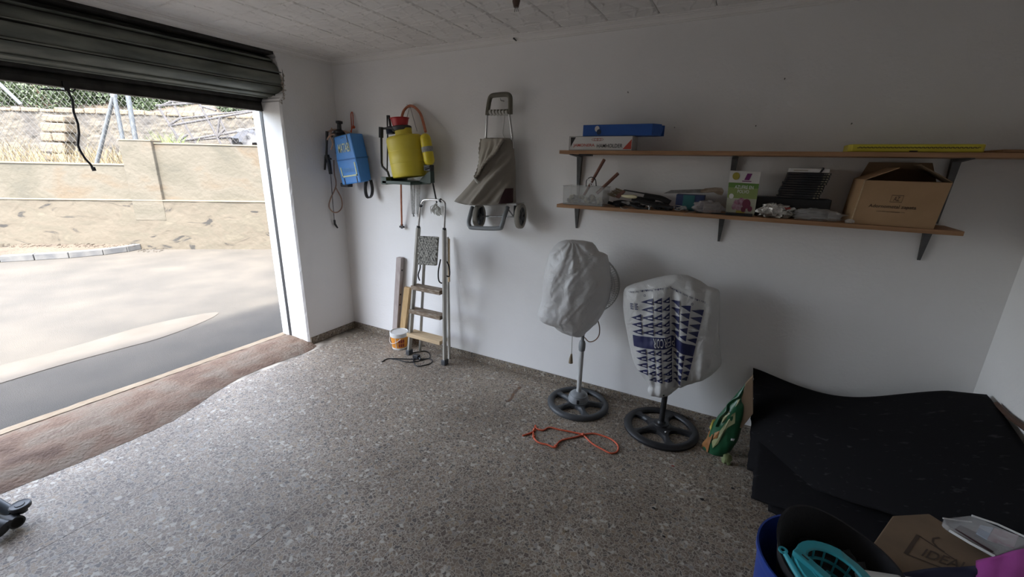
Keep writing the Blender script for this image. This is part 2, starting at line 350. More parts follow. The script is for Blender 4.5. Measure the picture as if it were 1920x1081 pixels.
M['bag_white'] = bagmat('white_bag_film', (.70,.69,.68)); M['bag_print'] = bagmat('white_carrier_film', (.72,.71,.69))
M['navy'] = mat('navy_print', (.018,.022,.085), rough=.45)
M['film'] = plastic_clear('clear_film', (.75,.74,.73), .30, .2)
M['film2'] = plastic_clear('crumpled_clear_film', (.42,.38,.37), .45, .25)
M['tub'] = plastic_clear('milky_tub', (.66,.66,.64), .24, .3)
M['boxblue'] = mat('blue_card', (.018,.085,.33), (.022,.10,.38), 8, rough=.45)
M['boxblue_in'] = mat('blue_card_inner', (.03,.045,.12), rough=.7)
M['print_red'] = mat('print_red', (.50,.07,.045), rough=.6)
M['print_black'] = mat('print_black', (.015,.014,.014), rough=.6)
M['yellow_card'] = mat('yellow_card', (0.600,0.500,0.035), (0.660,0.560,0.060), 8, rough=.5)
M['card'] = mat('cardboard', (0.375,0.232,0.121), (0.425,0.268,0.144), 7, rough=.8, bump=.1, bs=50)
M['card_in'] = mat('cardboard_inner', (.20,.13,.075), rough=.9)
M['card_print'] = mat('cardboard_ink', (.07,.045,.03), rough=.8)
M['green_p'] = mat('green_print', (.12,.24,.05), rough=.6); M['green_l'] = mat('light_green_print', (0.247,0.315,0.105), rough=.6)
M['pale_p'] = mat('pale_print', (0.416,0.416,0.320), rough=.6); M['purple'] = mat('purple_print', (.16,.02,.13), rough=.6)
M['lilac'] = mat('lilac_print', (.42,.32,.36), (.30,.10,.17), 60, rough=.6)
M['ylabel'] = mat('yellow_label', (0.360,0.300,0.048), rough=.6)
M['teal'] = mat('teal_plastic', (.035,.33,.39), rough=.4)
M['teal_card'] = mat('teal_card', (.03,.14,.15), rough=.6)
M['foil'] = mat('crumpled_foil', (.60,.58,.55), (.42,.40,.36), 18, rough=.25, metal=.55, bump=.8, bs=40, dist=.02)
M['brist'] = mat('bristle', (.22,.17,.11), rough=.9)
M['cream_pl'] = mat('cream_plastic', (.58,.52,.33), rough=.45)
M['bookblack'] = mat('book_black', (.012,.012,.015), rough=.4)
M['gold'] = mat('gold_print', (.30,.27,.18), rough=.5)
M['bluebin'] = mat('blue_bin', (.018,.055,.30), rough=.4)
M['green_bag'] = mat('green_bag', (.012,.085,.035), (.016,.10,.045), 8, rough=.35)
M['pale_green'] = mat('pale_yellow_green', (0.275,0.292,0.130), (0.319,0.319,0.180), 9, rough=.5)
M['orange_b'] = mat('bag_orange', (0.240,0.094,0.025), (0.312,0.143,0.045), 12, rough=.5)
M['cord_red'] = mat('red_orange_cord', (.55,.085,.03), (.62,.13,.06), 50, rough=.6)
M['magenta'] = mat('magenta_cloth', (.42,.065,.33), (.46,.09,.37), 9, rough=.9, bump=.3, bs=150)
M['navycloth'] = mat('navy_cloth', (.022,.024,.055), rough=.95)
M['stain'] = mat('rust_stain', (.17,.085,.04), (.13,.10,.085), 30, rough=.6)
M['whitish'] = mat('yarn_white', (.55,.54,.50), rough=.9)

# ================================================================== STRUCTURE
RW, RD, CH = 4.74, -5.6, 2.60
# floor with terrazzo tiles
mb = MB(); mb.box((.02, RD, -.08), (RW, 0, -.0006)); floor = struct('floor', mb, M['grout'])
tm = MB(); h = .1996
tm.add([(-h,-h,0),(h,-h,0),(h,h,0),(-h,h,0),(-h+.0006,-h+.0006,.0022),(h-.0006,-h+.0006,.0022),(h-.0006,h-.0006,.0022),(-h+.0006,h-.0006,.0022)],
       [(4,5,6,7),(0,1,5,4),(1,2,6,5),(2,3,7,6),(3,0,4,7)])
tile0 = None
for i in range(12):
    for j in range(14):
        x = .14+.4*i+.2; y = -.2-.4*j
        if tile0 is None:
            tile0 = obj('tile', tm, M['terrazzo'], floor); t = tile0
        else:
            t = tile0.copy(); COL.objects.link(t); t.parent = floor
        z = -.0022+random.uniform(-.0003, .0003)
        t.location = (x, y, z)
# strip of narrow terrazzo under the door side is covered by the threshold
# ceiling
mb = MB(); mb.box((0, RD, CH+.008), (RW, 0, CH+.12)); ceiling = struct('ceiling', mb, M['ceil'])
def ceil_h(u, v):
    x, y = u*2-1, v*2-1; hh = 0
    def ridge(d, wd): return math.exp(-(d/wd)**2)
    for sx, sy in ((1,1),(-1,1),(1,-1),(-1,-1)):          # petals: outlined vesicas pointing to the corners
        a = (x*sx+y*sy)/1.414; b = abs(x*sx-y*sy)/1.414
        if .12 < a < 1.30:
            wv = .30*sin(pi*(a-.12)/1.18)
            hh = max(hh, .75*ridge(b-wv, .035)); 
            if b < wv: hh = max(hh, .28)
    r = sqrt(x*x+y*y); hh = max(hh, .8*ridge(max(0, r-.10), .05))
    for cx, cy in ((1,0),(-1,0),(0,1),(0,-1)):             # tulip bowls at the joints
        rr = sqrt((x-cx)**2+(y-cy)**2); hh = max(hh, ridge(rr-.34, .032), .35 if rr < .32 else 0)
    e = min(1, (1-max(abs(x), abs(y)))/.04)
    return hh*e
T = .3095
tm = MB(); n = 46
tm.grid(lambda u, v: ((u-.5)*(T-.003), (v-.5)*(T-.003), -.0065*ceil_h(u, v)-(.004 if 0 < u < 1 and 0 < v < 1 else 0)), n, n)
c0 = None
nx = 15; x_off = 1.967-6*T; 
for i in range(nx+1):
    for j in range(20):
        x = x_off+T*(i-.5); y = -.495-T*(j-1.5)
        if x-T/2 < -.30 or x+T/2 > RW+.30 or y+T/2 > .30 or y-T/2 < RD-.1: continue
        if c0 is None: c0 = obj('tile', tm, M['ceil'], ceiling, smooth=True); t = c0
        else: t = c0.copy(); COL.objects.link(t); t.parent = ceiling
        t.location = (x, y, CH+.004)
# walls
mb = MB(); mb.box((-.4, 0, -.08), (RW+.15, .18, 3.4)); struct('wall_back', mb, M['wall'])
mb = MB(); mb.box((RW, RD, -.08), (RW+.15, 0, 3.4)); struct('wall_right', mb, M['wall'])
mb = MB(); mb.box((-.4, RD-.15, -.08), (RW+.15, RD, 3.4)); struct('wall_front', mb, M['plaster_raw'])  # unseen wall, its dark plaster chosen to cut bounced light
OY0, OY1 = -.56, -3.3      # door opening
mb = MB()
def wobble_panel(mb, y, x0, x1, z0, z1, nx, nz, amp, nrm):
    pass
# pillar between door and back wall with a slightly uneven plaster arris
rows = []; NZ = 60
for k in range(NZ+1):
    z = -.02+2.20*k/NZ; a = .006*noise.noise(V((0, 0, z*9)))+.004*noise.noise(V((3, 0, z*30)))
    rows.append([(-.39, OY0, z), (-.015+a, OY0+abs(a)*.5, z), (0, OY0+.016+a, z), (0, 0, z), (-.39, 0, z)])
vs = [p for r_ in rows for p in r_]; fs = []
for k in range(NZ):
    for j in range(5): fs.append((k*5+j, k*5+(j+1) % 5, (k+1)*5+(j+1) % 5, (k+1)*5+j))
fs += [tuple(range(4, -1, -1)), tuple(range(NZ*5, NZ*5+5))]
mb.add(vs, fs)
# upper part beside the roll pocket : ragged edge
NZ2 = 40; rows = []
for k in range(NZ2+1):
    z = 2.18+(CH+.1-2.18)*k/NZ2
    e = -.555+.055*min(1, max(0, (z-2.19)/.09)) if z < 2.33 else -.50-.050*min(1, (z-2.33)/.20)
    a = e+.011*noise.noise(V((5, 0, z*28)))+.006*noise.noise(V((1, 0, z*80)))
    rows.append([(-.39, a-.005, z), (-.004, a-.004, z), (0, a+.006, z), (0, 0, z), (-.39, 0, z)])
vs = [p for r_ in rows for p in r_]; fs = []
for k in range(NZ2):
    for j in range(5): fs.append((k*5+j, k*5+(j+1) % 5, (k+1)*5+(j+1) % 5, (k+1)*5+j))
fs += [tuple(range(4, -1, -1)), tuple(range(NZ2*5, NZ2*5+5))]
mb.add(vs, fs)
mb.box((-.4, OY1-3, -.08), (0, OY1, 3.4))                     # other side of door
mb.box((-.4, OY1, 2.56), (0, 0, 3.4))                          # over the pocket
mb.box((-.4, OY1, 2.22), (-.36, OY0+.05, 2.56))                # outer lintel skin
mb.box((-.4, 0, -.08), (-.39, 3, 3.4))
wl = struct('wall_left', mb, M['wall'])
# raw plaster bits torn round the pocket edge
mb = MB(); random.seed(3)
for k in range(90):
    z = random.uniform(2.17, 2.42); y = -.505-.05*max(0, (2.24-z)/.07)+random.uniform(-.012, .014)
    mb.blob((-.002+random.uniform(-.01, .002), y, z), random.uniform(.004, .009), 4, .6, 3, k, (.5, 1, 1.1))
obj('plaster_crumbs', mb, M['plaster_raw'], wl, kind='stuff')
# roof slab / parapet over the garage
mb = MB(); mb.box((-.4, RD-.15, 3.4), (RW+.15, 6, 3.5)); struct('trim_1', mb, M['render'])
# pocket lining, near-black to paint in the shade of the gap
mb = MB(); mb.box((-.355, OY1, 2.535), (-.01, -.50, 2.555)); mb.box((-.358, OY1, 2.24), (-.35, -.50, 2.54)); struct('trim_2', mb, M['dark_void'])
# cornice
def cornice(name, a, b, inn):
    a, b, inn = V(a), V(b), V(inn); pr = [(0,0),(.008,0),(.009,.008),(.014,.010),(.018,.020),(.030,.029),(.036,.030),(.037,.036),(.045,.037),(.048,.049),(0,.049)]
    m_ = MB(); vs = []
    for P in (a, b):
        for d, hh in pr: vs.append(P+inn*d+V((0, 0, hh)))
    k = len(pr); m_.add(vs, [(i, (i+1) % k, k+(i+1) % k, k+i) for i in range(k)]+[tuple(range(k)), tuple(range(k, 2*k))])
    return struct(name, m_, M['cornice'])
CB = 2.553
cornice('trim_3', (0, 0, CB), (RW, 0, CB), (0,-1,0)); cornice('trim_4', (0, 0, CB), (0, RD, CB), (1,0,0)); cornice('trim_5', (RW, 0, CB), (RW, RD, CB), (-1,0,0))
# break in the cornice with a little hole
o = at_y(966, 74, -.024); mb = MB()
mb.tube([o+V((-.012,-.004,.008)), o+V((.012,-.004,-.010))], [.006,.004], 6); struct('trim_6', mb, M['print_black'])
# baseboards
mb = MB(); mb.box((0, -.012, 0), (RW, 0, .066)); struct('baseboard_back', mb, M['terrazzo_skirt'])
mb = MB(); mb.box((0, OY0+.02, 0), (.012, 0, .066)); mb.box((0, RD, 0), (.012, OY1, .066)); struct('baseboard_left', mb, M['terrazzo_skirt'])
mb = MB(); mb.box((RW-.012, RD, 0), (RW, 0, .066)); struct('baseboard_right', mb, M['terrazzo_skirt'])
# threshold : hump of rough concrete with ragged inner edge
EDGE = [(-.30,.045),(-.50,.055),(-.60,.115),(-.70,.125),(-.9,.105),(-1.1,.085),(-1.3,.10),(-1.5,.17),(-1.7,.26),(-1.85,.32),(-2.1,.335),(-2.35,.33),(-2.6,.30),(-2.9,.28),(-3.6,.22),(-5,.2)]
def edge(y):
    for (y0, e0), (y1, e1) in zip(EDGE, EDGE[1:]):
        if y1 <= y <= y0: return e0+(e1-e0)*(y0-y)/(y0-y1)
    return EDGE[-1][1]
mb = MB()
def thr(u, v):
    y = OY0+.02+(OY1-OY0-.04)*v
    if y > -.575 and u > .6: pass
    e = edge(y)+.008*noise.noise(V((0, y*14, 0)))+.004*noise.noise(V((0, y*50, 3)))
    x0 = -.40; x = x0+(e-x0)*u
    hz = .040*min(1, u/.04)*(1-max(0, (u-.45)/.55)**1.3) if u > .0 else .03
    hz = .03+.012*sin(pi*min(1, u*1.6)) if u < .6 else .037*(1-((u-.6)/.4)**1.5)
    z = hz+.006*noise.noise(V((x*8, y*8, 0)))*(u*(1-u)*4)+.0012
    return V((x, y, max(z, .0012)))
mb.grid(thr, 26, 150)
obj_thr = struct('trim_7', mb, M['threshold'], smooth=True)
mb = MB(); mb.box((-.5, OY1, -.09), (.02, 0, -.002)); mb.box((-.40, OY1, -.03), (-.39, OY0, .028)); struct('trim_8', mb, M['threshold'])
mb = MB()
mb.grid(lambda u, v: V((-.475+.13*u+.006*noise.noise(V((u*3, v*30, 1))), OY0+.05+(OY1-OY0-.1)*v, (-.012+.058*min(1, u*2.2)-.006*u)+.003*noise.noise(V((u*4, v*60, 0))))), 6, 90)
mb.box((-.475, OY1, -.08), (-.465, OY0+.05, -.012)); struct('trim_9', mb, M['cream_edge'])

# ================================================================== OUTSIDE
WD = V((.821, .571, 0)).normalized(); WN = V((WD.y, -WD.x, 0))      # along wall; towards garage
P0 = V((-6.845, 1.012, 0)); GZ = -.08
def W(s, d, z): return P0+WD*s-WN*d+V((0, 0, z))
def at_w(x, y, d=0.): return at_pl(x, y, P0-WN*d, WN)
# asphalt
mb = MB(); mb.grid(lambda u, v: V((-14+13.53*u, -14+26*v, GZ-.002*noise.noise(V((u*6, v*9, 0))))), 40, 60)
struct('floor_outside', mb, M['asphalt'], smooth=True)
mb = MB()   # band of sandy dust lying on the road
def dust(u, v):
    y = -6+5.6*u; c = -1.95-.12*sin(y*.8)
    wv = (.26+.10*noise.noise(V((y*.8, 0, 5))))*min(1, (-.39-y)/.8)**.5 if y < -.4 else .01
    return V((c+(v-.5)*wv*2, y, GZ+.0045-.001*abs(v-.5)*2))
mb.grid(dust, 60, 4); single('dust_drift', mb, M['dust'], 'band of pale sandy dust along the road outside the door', 'dust', kind='stuff', smooth=True)
# boundary wall
bw = thing('boundary_wall', 'stained cream cement wall with a ledge and a buttress across the road', 'wall', W(0, 0, GZ))
mb = MB(); 
def low(u, v):
    s = -9+17*u; z = GZ-.1+(.88-GZ+.1)*v
    return W(s, -.012*noise.noise(V((s*1.5, z*2.5, 0)))-.005*noise.noise(V((s*5, z*7, 0))), z)
mb.grid(low, 170, 18); obj('lower_wall', mb, M['render_low'], bw, smooth=True)
mb = MB(); mb.prism([W(-9,-.015,.88), W(8,-.015,.88), W(8,.09,.88), W(-9,.09,.88)], (0,0,.02)); obj('ledge', mb, M['cap'], bw, bevel=.004)
mb = MB(); mb.prism([W(-9,.07,.9), W(-.22,.07,.9), W(-.22,.30,.9), W(-9,.30,.9)], (0,0,1.545-.9)); mb.prism([W(.3,.07,.9), W(8,.07,.9), W(8,.30,.9), W(.3,.30,.9)], (0,0,1.955-.9)); obj('upper_wall', mb, M['render'], bw)
mb = MB(); a, b = W(-.22,-.005,.5), W(.38,-.005,.5)
mb.prism([W(-.22,-.01,.50), W(.34,-.01,.50), W(.34,.30,.50), W(-.22,.30,.50)], (0,0,1.50)); obj('buttress', mb, M['render'], bw, bevel=.012)
mb = MB(); mb.prism([W(-9,.055,1.545), W(-.22,.055,1.545), W(-.22,.31,1.545), W(-9,.31,1.545)], (0,0,.022)); mb.prism([W(.34,.055,1.955), W(8,.055,1.955), W(8,.31,1.955), W(.34,.31,1.955)], (0,0,.022)); mb.prism([W(-.23,-.02,2.0), W(.35,-.02,2.0), W(.35,.31,2.0), W(-.23,.31,2.0)], (0,0,.02)); obj('coping', mb, M['cap'], bw)
# kerb of pavement at the foot of the wall (left)
kb = thing('kerb', 'grey concrete kerb stones at the foot of the cream wall', 'kerb', at_z(130, 485, GZ))
kp = [at_z(x, y, GZ) for x, y in ((-160,506),(-60,497),(0,492),(65,488),(130,484),(195,478),(240,472),(266,467))]
def kstone(a, b, nm='kerb_stone'):
    d = (b-a).normalized(); nrm = V((-d.y, d.x, 0)); 
    if nrm.dot(WN) > 0: nrm = -nrm
    g = d*.006; m_ = MB(); m_.prism([a+g, b-g, b-g+nrm*.13, a+g+nrm*.13], (0,0,.11)); return obj(nm, m_, M['kerb'], kb, bevel=.01)
for a, b in zip(kp, kp[1:]): kstone(a, b)
mb = MB(); n = len(kp)
pts = [p-WN*.1+V((0,0,.085)) for p in kp]; back = [V((p-WN*((p-P0).dot(WN)))) for p in pts]
back = [V((q.x, q.y, GZ+.10)) for q in back]
mb.add(pts+back, [(i, i+1, n+i+1, n+i) for i in range(n-1)]); struct('trim_10', mb, M['soil'])
# litter along the pavement and wall foot
mb = MB(); random.seed(11)
for k in range(260):
    s = random.uniform(-4.5, .3); p = W(s, -random.uniform(.02, .35), GZ+.10 if s < -.2 else GZ+.01)
    a = random.uniform(0, pi); l = random.uniform(.02, .07); d = V((cos(a), sin(a), random.uniform(-.1, .5)))*l
    mb.tube([p, p+d], .004, 3)
single('leaf_litter', mb, M['soil'], 'dry leaf litter on the strip behind the kerb', 'litter', kind='stuff')
# terrace ground, hill
mb = MB(); mb.prism([W(-14,.3,1.0), W(12,.3,1.0), W(12,7.6,1.0), W(-14,7.6,1.0)], (0,0,.50)); struct('terrace', mb, M['soil'])
mb = MB(); mb.grid(lambda u, v: W(-22+44*u, 7.3+26*v, 2.95+6.5*v+.8*noise.noise(V((u*6, v*5, 2)))*min(1, v*6)), 50, 30); struct('hillside', mb, M['soil'], smooth=True)
# rear rubble wall with coping stones
DR = 7.0
rw = thing('stone_retaining_wall', 'grey rubble retaining wall with pale coping stones behind the fence', 'wall', W(0, DR, 1.5))
def rear(u, v):
    s = -14+26*u; z = 1.4+1.62*v
    return W(s, DR+.03*noise.noise(V((s*3, z*4, 7)))+.02*noise.noise(V((s*9, z*9, 7))), z)
mb = MB(); mb.grid(rear, 260, 22); mb.prism([W(-14,DR+.1,1.4), W(12,DR+.1,1.4), W(12,DR+.6,1.4), W(-14,DR+.6,1.4)], (0,0,1.6)); obj('rubble_face', mb, M['stonewall'], rw)
random.seed(5); s = -13.
while s < 11.5:
    l = random.uniform(.28, .55); hgt = random.uniform(.09, .17); m_ = MB()
    m_.prism([W(s+.01, DR-.06+random.uniform(0,.05), 3.0), W(s+l-.01, DR-.06+random.uniform(0,.05), 3.0), W(s+l-.03, DR+.42, 3.0), W(s+.02, DR+.4, 3.0)], (0, 0, hgt))
    obj('coping_stone', m_, M['stone_pale'], rw, bevel=.03); s += l
# pale stone pier standing forward
q0 = at_w(75, 300, 6.6); 
pr = thing('stone_pier', 'pale squared stone pier projecting from the rubble wall, left of the steel posts', 'pier', q0)
def pier_pts(x0, x1, y0, y1, nm):
    a, b = at_w(x0, y0, 6.6), at_w(x1, y0, 6.6); c = at_w(x0, y1, 6.6); m_ = MB()
    m_.prism([V((a.x,a.y,a.z)), V((b.x,b.y,a.z)), V((b.x,b.y,a.z))-WN*.5, V((a.x,a.y,a.z))-WN*.5], (0,0,c.z-a.z)); obj(nm, m_, M['stone_pale'], pr, bevel=.05)
for (x0, x1, y0, y1) in ((70,96,300,287),(98,122,300,288),(76,121,286,266),(77,98,265,248),(99,123,265,248),(77,124,247,229),(79,120,228,214)): pier_pts(x0, x1, y0, y1, 'stone')
# chain link fence on the wall
fl = thing('chain_link_fence', 'diamond wire mesh fence rising above the cream wall', 'fence', W(0, .2, 1.55))
mb = MB(); sp = .105; r = .0028
def strip(a, b):
    d = (b-a).normalized(); up = d.cross(WN); n_ = WN
    vs = [a+up*r, a-up*r*.5+n_*r, a-up*r*.5-n_*r, b+up*r, b-up*r*.5+n_*r, b-up*r*.5-n_*r]
    mb.add(vs, [(0,1,4,3),(1,2,5,4),(2,0,3,5)])
z1 = 3.5
for sgn in (1, -1):
    for part, (sa, sb, z0) in enumerate(((-8.8, -.23, 1.57), (-.23, 5.5, 2.02))):
        k = sa-2.2
        while k < sb+2.2:
            # line s = k + sgn*(z-z0)
            za, zb = z0, z1; xa, xb = k, k+sgn*(z1-z0)*.72
            def clip(xa, za, xb, zb):
                if xa > xb: xa, za, xb, zb = xb, zb, xa, za
                if xb < sa or xa > sb: return None
                if xa < sa: za += (zb-za)*(sa-xa)/(xb-xa); xa = sa
                if xb > sb: zb -= (zb-za)*(xb-sb)/(xb-xa); xb = sb
                return xa, za, xb, zb
            c = clip(xa, za, xb, zb)
            if c and abs(c[2]-c[0]) > .03: strip(W(c[0], .2+.004*sgn, c[1]), W(c[2], .2+.004*sgn, c[3]))
            k += sp
obj('wire_mesh', mb, M['wire'], fl, kind='stuff')
def wpost(name, a, b, rr, par, mt='galv', n=10): m_ = MB(); m_.tube([a, b], rr, n); return obj(name, m_, M[mt], par, smooth=True)
pts = [(213,180,.55),(180,306,.55)]
fp = thing('fence_brace_post', 'galvanised A-shaped fence posts standing behind the buttress', 'post', at_w(200, 305, .5))
A = at_w(213, 178, .5); wpost('pipe', A, at_w(180, 312, .5), .036, fp); wpost('pipe', A+V((.02,0,0)), at_w(236, 290, .5), .036, fp)
m_ = MB(); m_.lathe([(.0,-.05),(.05,-.05),(.052,.03),(.03,.06),(0,.065)], A, (0,0,1), 12); obj('pipe_joint', m_, M['galv'], fp, smooth=True)
q = at_w(258, 290, .42); t_ = at_w(238, 172, .42); p2 = thing('fence_post', 'galvanised straight fence post just right of the A-shaped posts', 'post', q)
wpost('pipe', q-V((0,0,.3)), t_+(t_-q)*.8, .042, p2)
q = at_w(40, 196, 5.5); t_ = at_w(-30, 130, 5.5); p3 = thing('sloping_pole', 'thin grey leaning pole in the shrubs at far left', 'pole', q)
wpost('pipe', q, t_, .05, p3)
# tilted steel lattice frame
lf = thing('lattice_frame', 'dark steel lattice frame leaning tilted beyond the cream wall', 'frame', at_w(390, 265, 1.6))
D1, D2 = 1.4, 2.1
bars = [((298,202),(360,300),D1),((322,190),(385,300),D2),((371,189),(430,300),D1),((410,218),(448,298),D2),
        ((292,198),(372,193),D1),((316,236),(490,206),D1),((340,264),(510,236),D1),((338,264),(510,234),D2),((337,222),(480,206),D2),((318,190),(470,202),D2),((345,263),(520,252),D1+.1),
        ((298,200),(322,190),D1),((316,235),(337,222),D1),((337,263),(352,252),D1),((407,258),(412,218),D1),((407,258),(421,242),D1),((380,200),(405,207),D1)]
for a, b, d in bars: wpost('bar', at_w(*a, d), at_w(*b, d), .023 if d < 2 else .020, lf, 'rustbar', 6)
# black wrapped bundle right
c = at_w(468, 262, 1.0); c.z = 2.05
mb = MB(); mb.blob(c, .32, 12, .35, 2.5, 4, (1.1, .9, .8)); tb = single('wrapped_bundle', mb, M['black'], 'black wrapped bundle on the terrace beside the door edge', 'bundle', smooth=True)
mb = MB(); mb.blob(c+V((-.12, -.05, .22)), .09, 8, .4, 3, 9, (1.2,1,.7)); sb = single('foil_sheet', mb, M['foil'], 'silver crumpled sheet lying over the black bundle', 'sheet', smooth=True)
# vegetation
def leaves(mb, c, rad, n, size, sq=(1,1,1), seed=0, drop=0.):
    rnd = random.Random(seed)
    cl = []
    for _ in range(26):
        a, b_ = rnd.uniform(0, 2*pi), rnd.uniform(-1, 1); q = sqrt(1-b_*b_)
        cl.append(V((q*cos(a)*sq[0], q*sin(a)*sq[1], b_*sq[2]))*rad*rnd.uniform(.3, .85))
    for _ in range(n):
        k = rnd.choice(cl); p = V(c)+k+V((rnd.gauss(0,1)*sq[0], rnd.gauss(0,1)*sq[1], rnd.gauss(0,1)*sq[2]))*rad*.16
        d = V((rnd.uniform(-1,1), rnd.uniform(-1,1), rnd.uniform(-.3,1)-drop)).normalized(); s_ = d.orthogonal().normalized()*size*.22
        mb.add([p-s_, p+s_, p+d*size], [(0,1,2)])
shr = [(30,190,9.3,1.5,'dark green bushy shrub at far left above the rubble wall'),(90,175,8.6,1.6,'dense dark shrub hanging over the rubble wall by the dangling rope'),
       (180,178,9.6,1.3,'dark shrub behind the top of the A-shaped posts'),(262,190,9.2,1.1,'dark shrub between the steel posts and the lattice frame'),(318,178,9.8,1.0,'low dark shrub behind the top of the lattice frame'),(440,200,9.4,.8,'small green shrub above the right end of the lattice'),
       (-120,150,10,2.2,'large dark shrub beyond the left edge of the door view')]
for i, (x, y, d, rr, lb) in enumerate(shr):
    c = at_w(x, y, d); t = thing('shrub', lb, 'shrub', V((c.x, c.y, 3.2)), 'shrubs on the hillside')
    mb = MB(); leaves(mb, c, rr, 9000, .11, (1,1,.8), i+20); obj('foliage', mb, M['leaf'], t)
    mb = MB()
    for k in range(4): mb.tube([V((c.x, c.y, 2.9)), c+V((random.uniform(-.4,.4)*rr, random.uniform(-.4,.4)*rr, rr*.3))], [.05,.015], 5)
    obj('stem', mb, M['bark'], t)
def grass(mb, c, n, hgt, spread, seed):
    rnd = random.Random(seed)
    for _ in range(n):
        p = V(c)+WD*rnd.gauss(0, spread)+WN*rnd.gauss(0, spread*.5); a = rnd.uniform(0, 2*pi); l = hgt*rnd.uniform(.5, 1.2)
        t = p+V((cos(a)*l*.45, sin(a)*l*.45, l)); mid = (p+t)/2+V((0, 0, l*.12)); s_ = V((.005, .005, 0))
        mb.add([p-s_, p+s_, mid+s_*.8, mid-s_*.8, t], [(0,1,2,3),(3,2,4)])
mb = MB(); random.seed(8)
for (x, d, n, hgt) in ((10,4,500,.8),(45,3.0,400,.9),(150,2.4,420,.75),(170,1.6,350,.6),(205,1.8,350,.7),(222,1.0,300,.7),(300,4,400,.7),(330,5,300,.6),(280,3,250,.5),(430,3,300,.7),(470,3.4,260,.5),(120,5.5,300,.5),(-60,4,400,.8),(380,5.6,400,.6)):
    c = at_w(x, 300, d); c.z = 1.5; grass(mb, c, int(n*.16), hgt*.6, .38, x+900)
single('dry_grass', mb, M['straw'], 'tufts of dry straw-coloured grass growing behind the cream wall', 'grass', kind='stuff')
mb = MB(); c = at_w(325, 300, 1.2); c.z = 1.55; grass(mb, c, 130, .62, .14, 77)
single('green_plant', mb, M['leaf2'], 'bright green feathery plant at the foot of the lattice frame', 'plant')

# ================================================================== ROLLER SHUTTER
rs = thing('roller_shutter', 'grimy rolled-up galvanised roller shutter over the garage opening', 'shutter', (-.19, -2, 2.12))
YA, YB = -.512, OY1+.02
AX = V((-.163, 0, 2.380)); R0 = .158
def slat_arc(a0, a1, rad, name='slat', mt='slat'):
    m_ = MB(); prof = []
    K = 7
    for k in range(K+1):
        t = k/K; a = a0+(a1-a0)*t; bul = .0035*sin(pi*t)
        rr = rad+bul if 0 < k < K else rad-.004
        prof.append((cos(a)*rr, sin(a)*rr))
    # interlocking bead at the lower end
    a = a1; prof += [(cos(a)*(rad+.007), sin(a)*(rad+.007)), (cos(a+.025)*(rad+.012), sin(a+.025)*(rad+.012)), (cos(a+.06)*(rad+.007), sin(a+.06)*(rad+.007)), (cos(a+.07)*(rad-.006), sin(a+.07)*(rad-.006))]
    NY = 26; vs = []; n_ = len(prof)
    for j in range(NY+1):
        y = YA+(YB-YA)*j/NY+(0.006*math.sin(a0*9) if j == 0 else 0); sg = -.006*sin(pi*j/NY)
        for (px, pz) in prof: vs.append((AX.x+px, y, AX.z+pz+sg))
    fs = [(j*n_+i, j*n_+i+1, (j+1)*n_+i+1, (j+1)*n_+i) for j in range(NY) for i in range(n_-1)]
    m_.add(vs, fs); return obj(name, m_, M[mt], rs, smooth=True)
# slats round the coil; angle 0 = towards room, going down
N_S = 10
for k in range(N_S):
    a0 = radians(112)-k*2*pi/N_S; slat_arc(a0, a0-2*pi/N_S+.07, R0-(.0009*k))
mb = MB(); mb.lathe([(0,0),(.146,0),(.146,abs(YB-YA)),(0,abs(YB-YA))], (AX.x, YB, AX.z), (0,1,0), 30); obj('coil_core', mb, M['dark_void'], rs)
mb = MB(); mb.lathe([(0,0),(.160,0),(.160,.006),(0,.006)], (AX.x, YA+.001, AX.z), (0,1,0), 30)
for k in range(7): mb.lathe([(.03+.022*k,.0),(.036+.022*k,.004),(.042+.022*k,0)], (AX.x, YA+.007, AX.z), (0,1,0), 26)
obj('coil_end', mb, M['slat'], rs)
# hanging curtain (last slats) and bottom rail
z = 2.325
for k in range(3):
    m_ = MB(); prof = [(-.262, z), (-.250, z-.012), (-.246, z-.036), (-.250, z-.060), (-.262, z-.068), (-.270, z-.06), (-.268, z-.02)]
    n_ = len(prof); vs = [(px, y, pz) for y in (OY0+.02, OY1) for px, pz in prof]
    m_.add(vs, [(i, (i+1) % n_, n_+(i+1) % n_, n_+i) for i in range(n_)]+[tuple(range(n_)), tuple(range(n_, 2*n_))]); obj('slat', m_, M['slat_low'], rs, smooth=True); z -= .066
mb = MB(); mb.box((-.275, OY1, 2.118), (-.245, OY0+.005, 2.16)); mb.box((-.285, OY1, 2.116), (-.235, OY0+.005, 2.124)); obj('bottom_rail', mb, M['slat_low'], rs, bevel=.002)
mb = MB(); mb.box((-.288, OY0-.004, .04), (-.252, OY0+.002, 2.26)); obj('guide_rail', mb, M['guide'], rs)
mb = MB(); mb.box((-.288, OY1-.002, .04), (-.252, OY1+.004, 2.26)); obj('guide_rail', mb, M['guide'], rs)
XR = -.25
a = at_x(123,165,XR); pc = [at_x(x, y, XR) for x, y in ((124,160),(127,170),(136,188),(138,210),(146,232),(148,250),(146,272),(150,282),(160,298),(170,308),(175,318))]
mb = MB(); mb.tube(pc, .0065, 7); obj('pull_rope', mb, M['black_rough'], rs, smooth=True)
mb = MB(); mb.tube([at_x(174,313,XR), at_x(177,320,XR)], .012, 6); obj('rope_knot', mb, M['black_rough'], rs)
mb = MB(); mb.tube([at_x(x, y, XR) for x, y in ((75,167),(100,168),(126,170),(136,172),(141,168),(139,164),(128,162))], .005, 6); mb.box(at_x(118,166,XR)-V((.02,0,.012)), at_x(127,160,XR)+V((.02,0,.02))); obj('lock_bolt', mb, M['black'], rs)

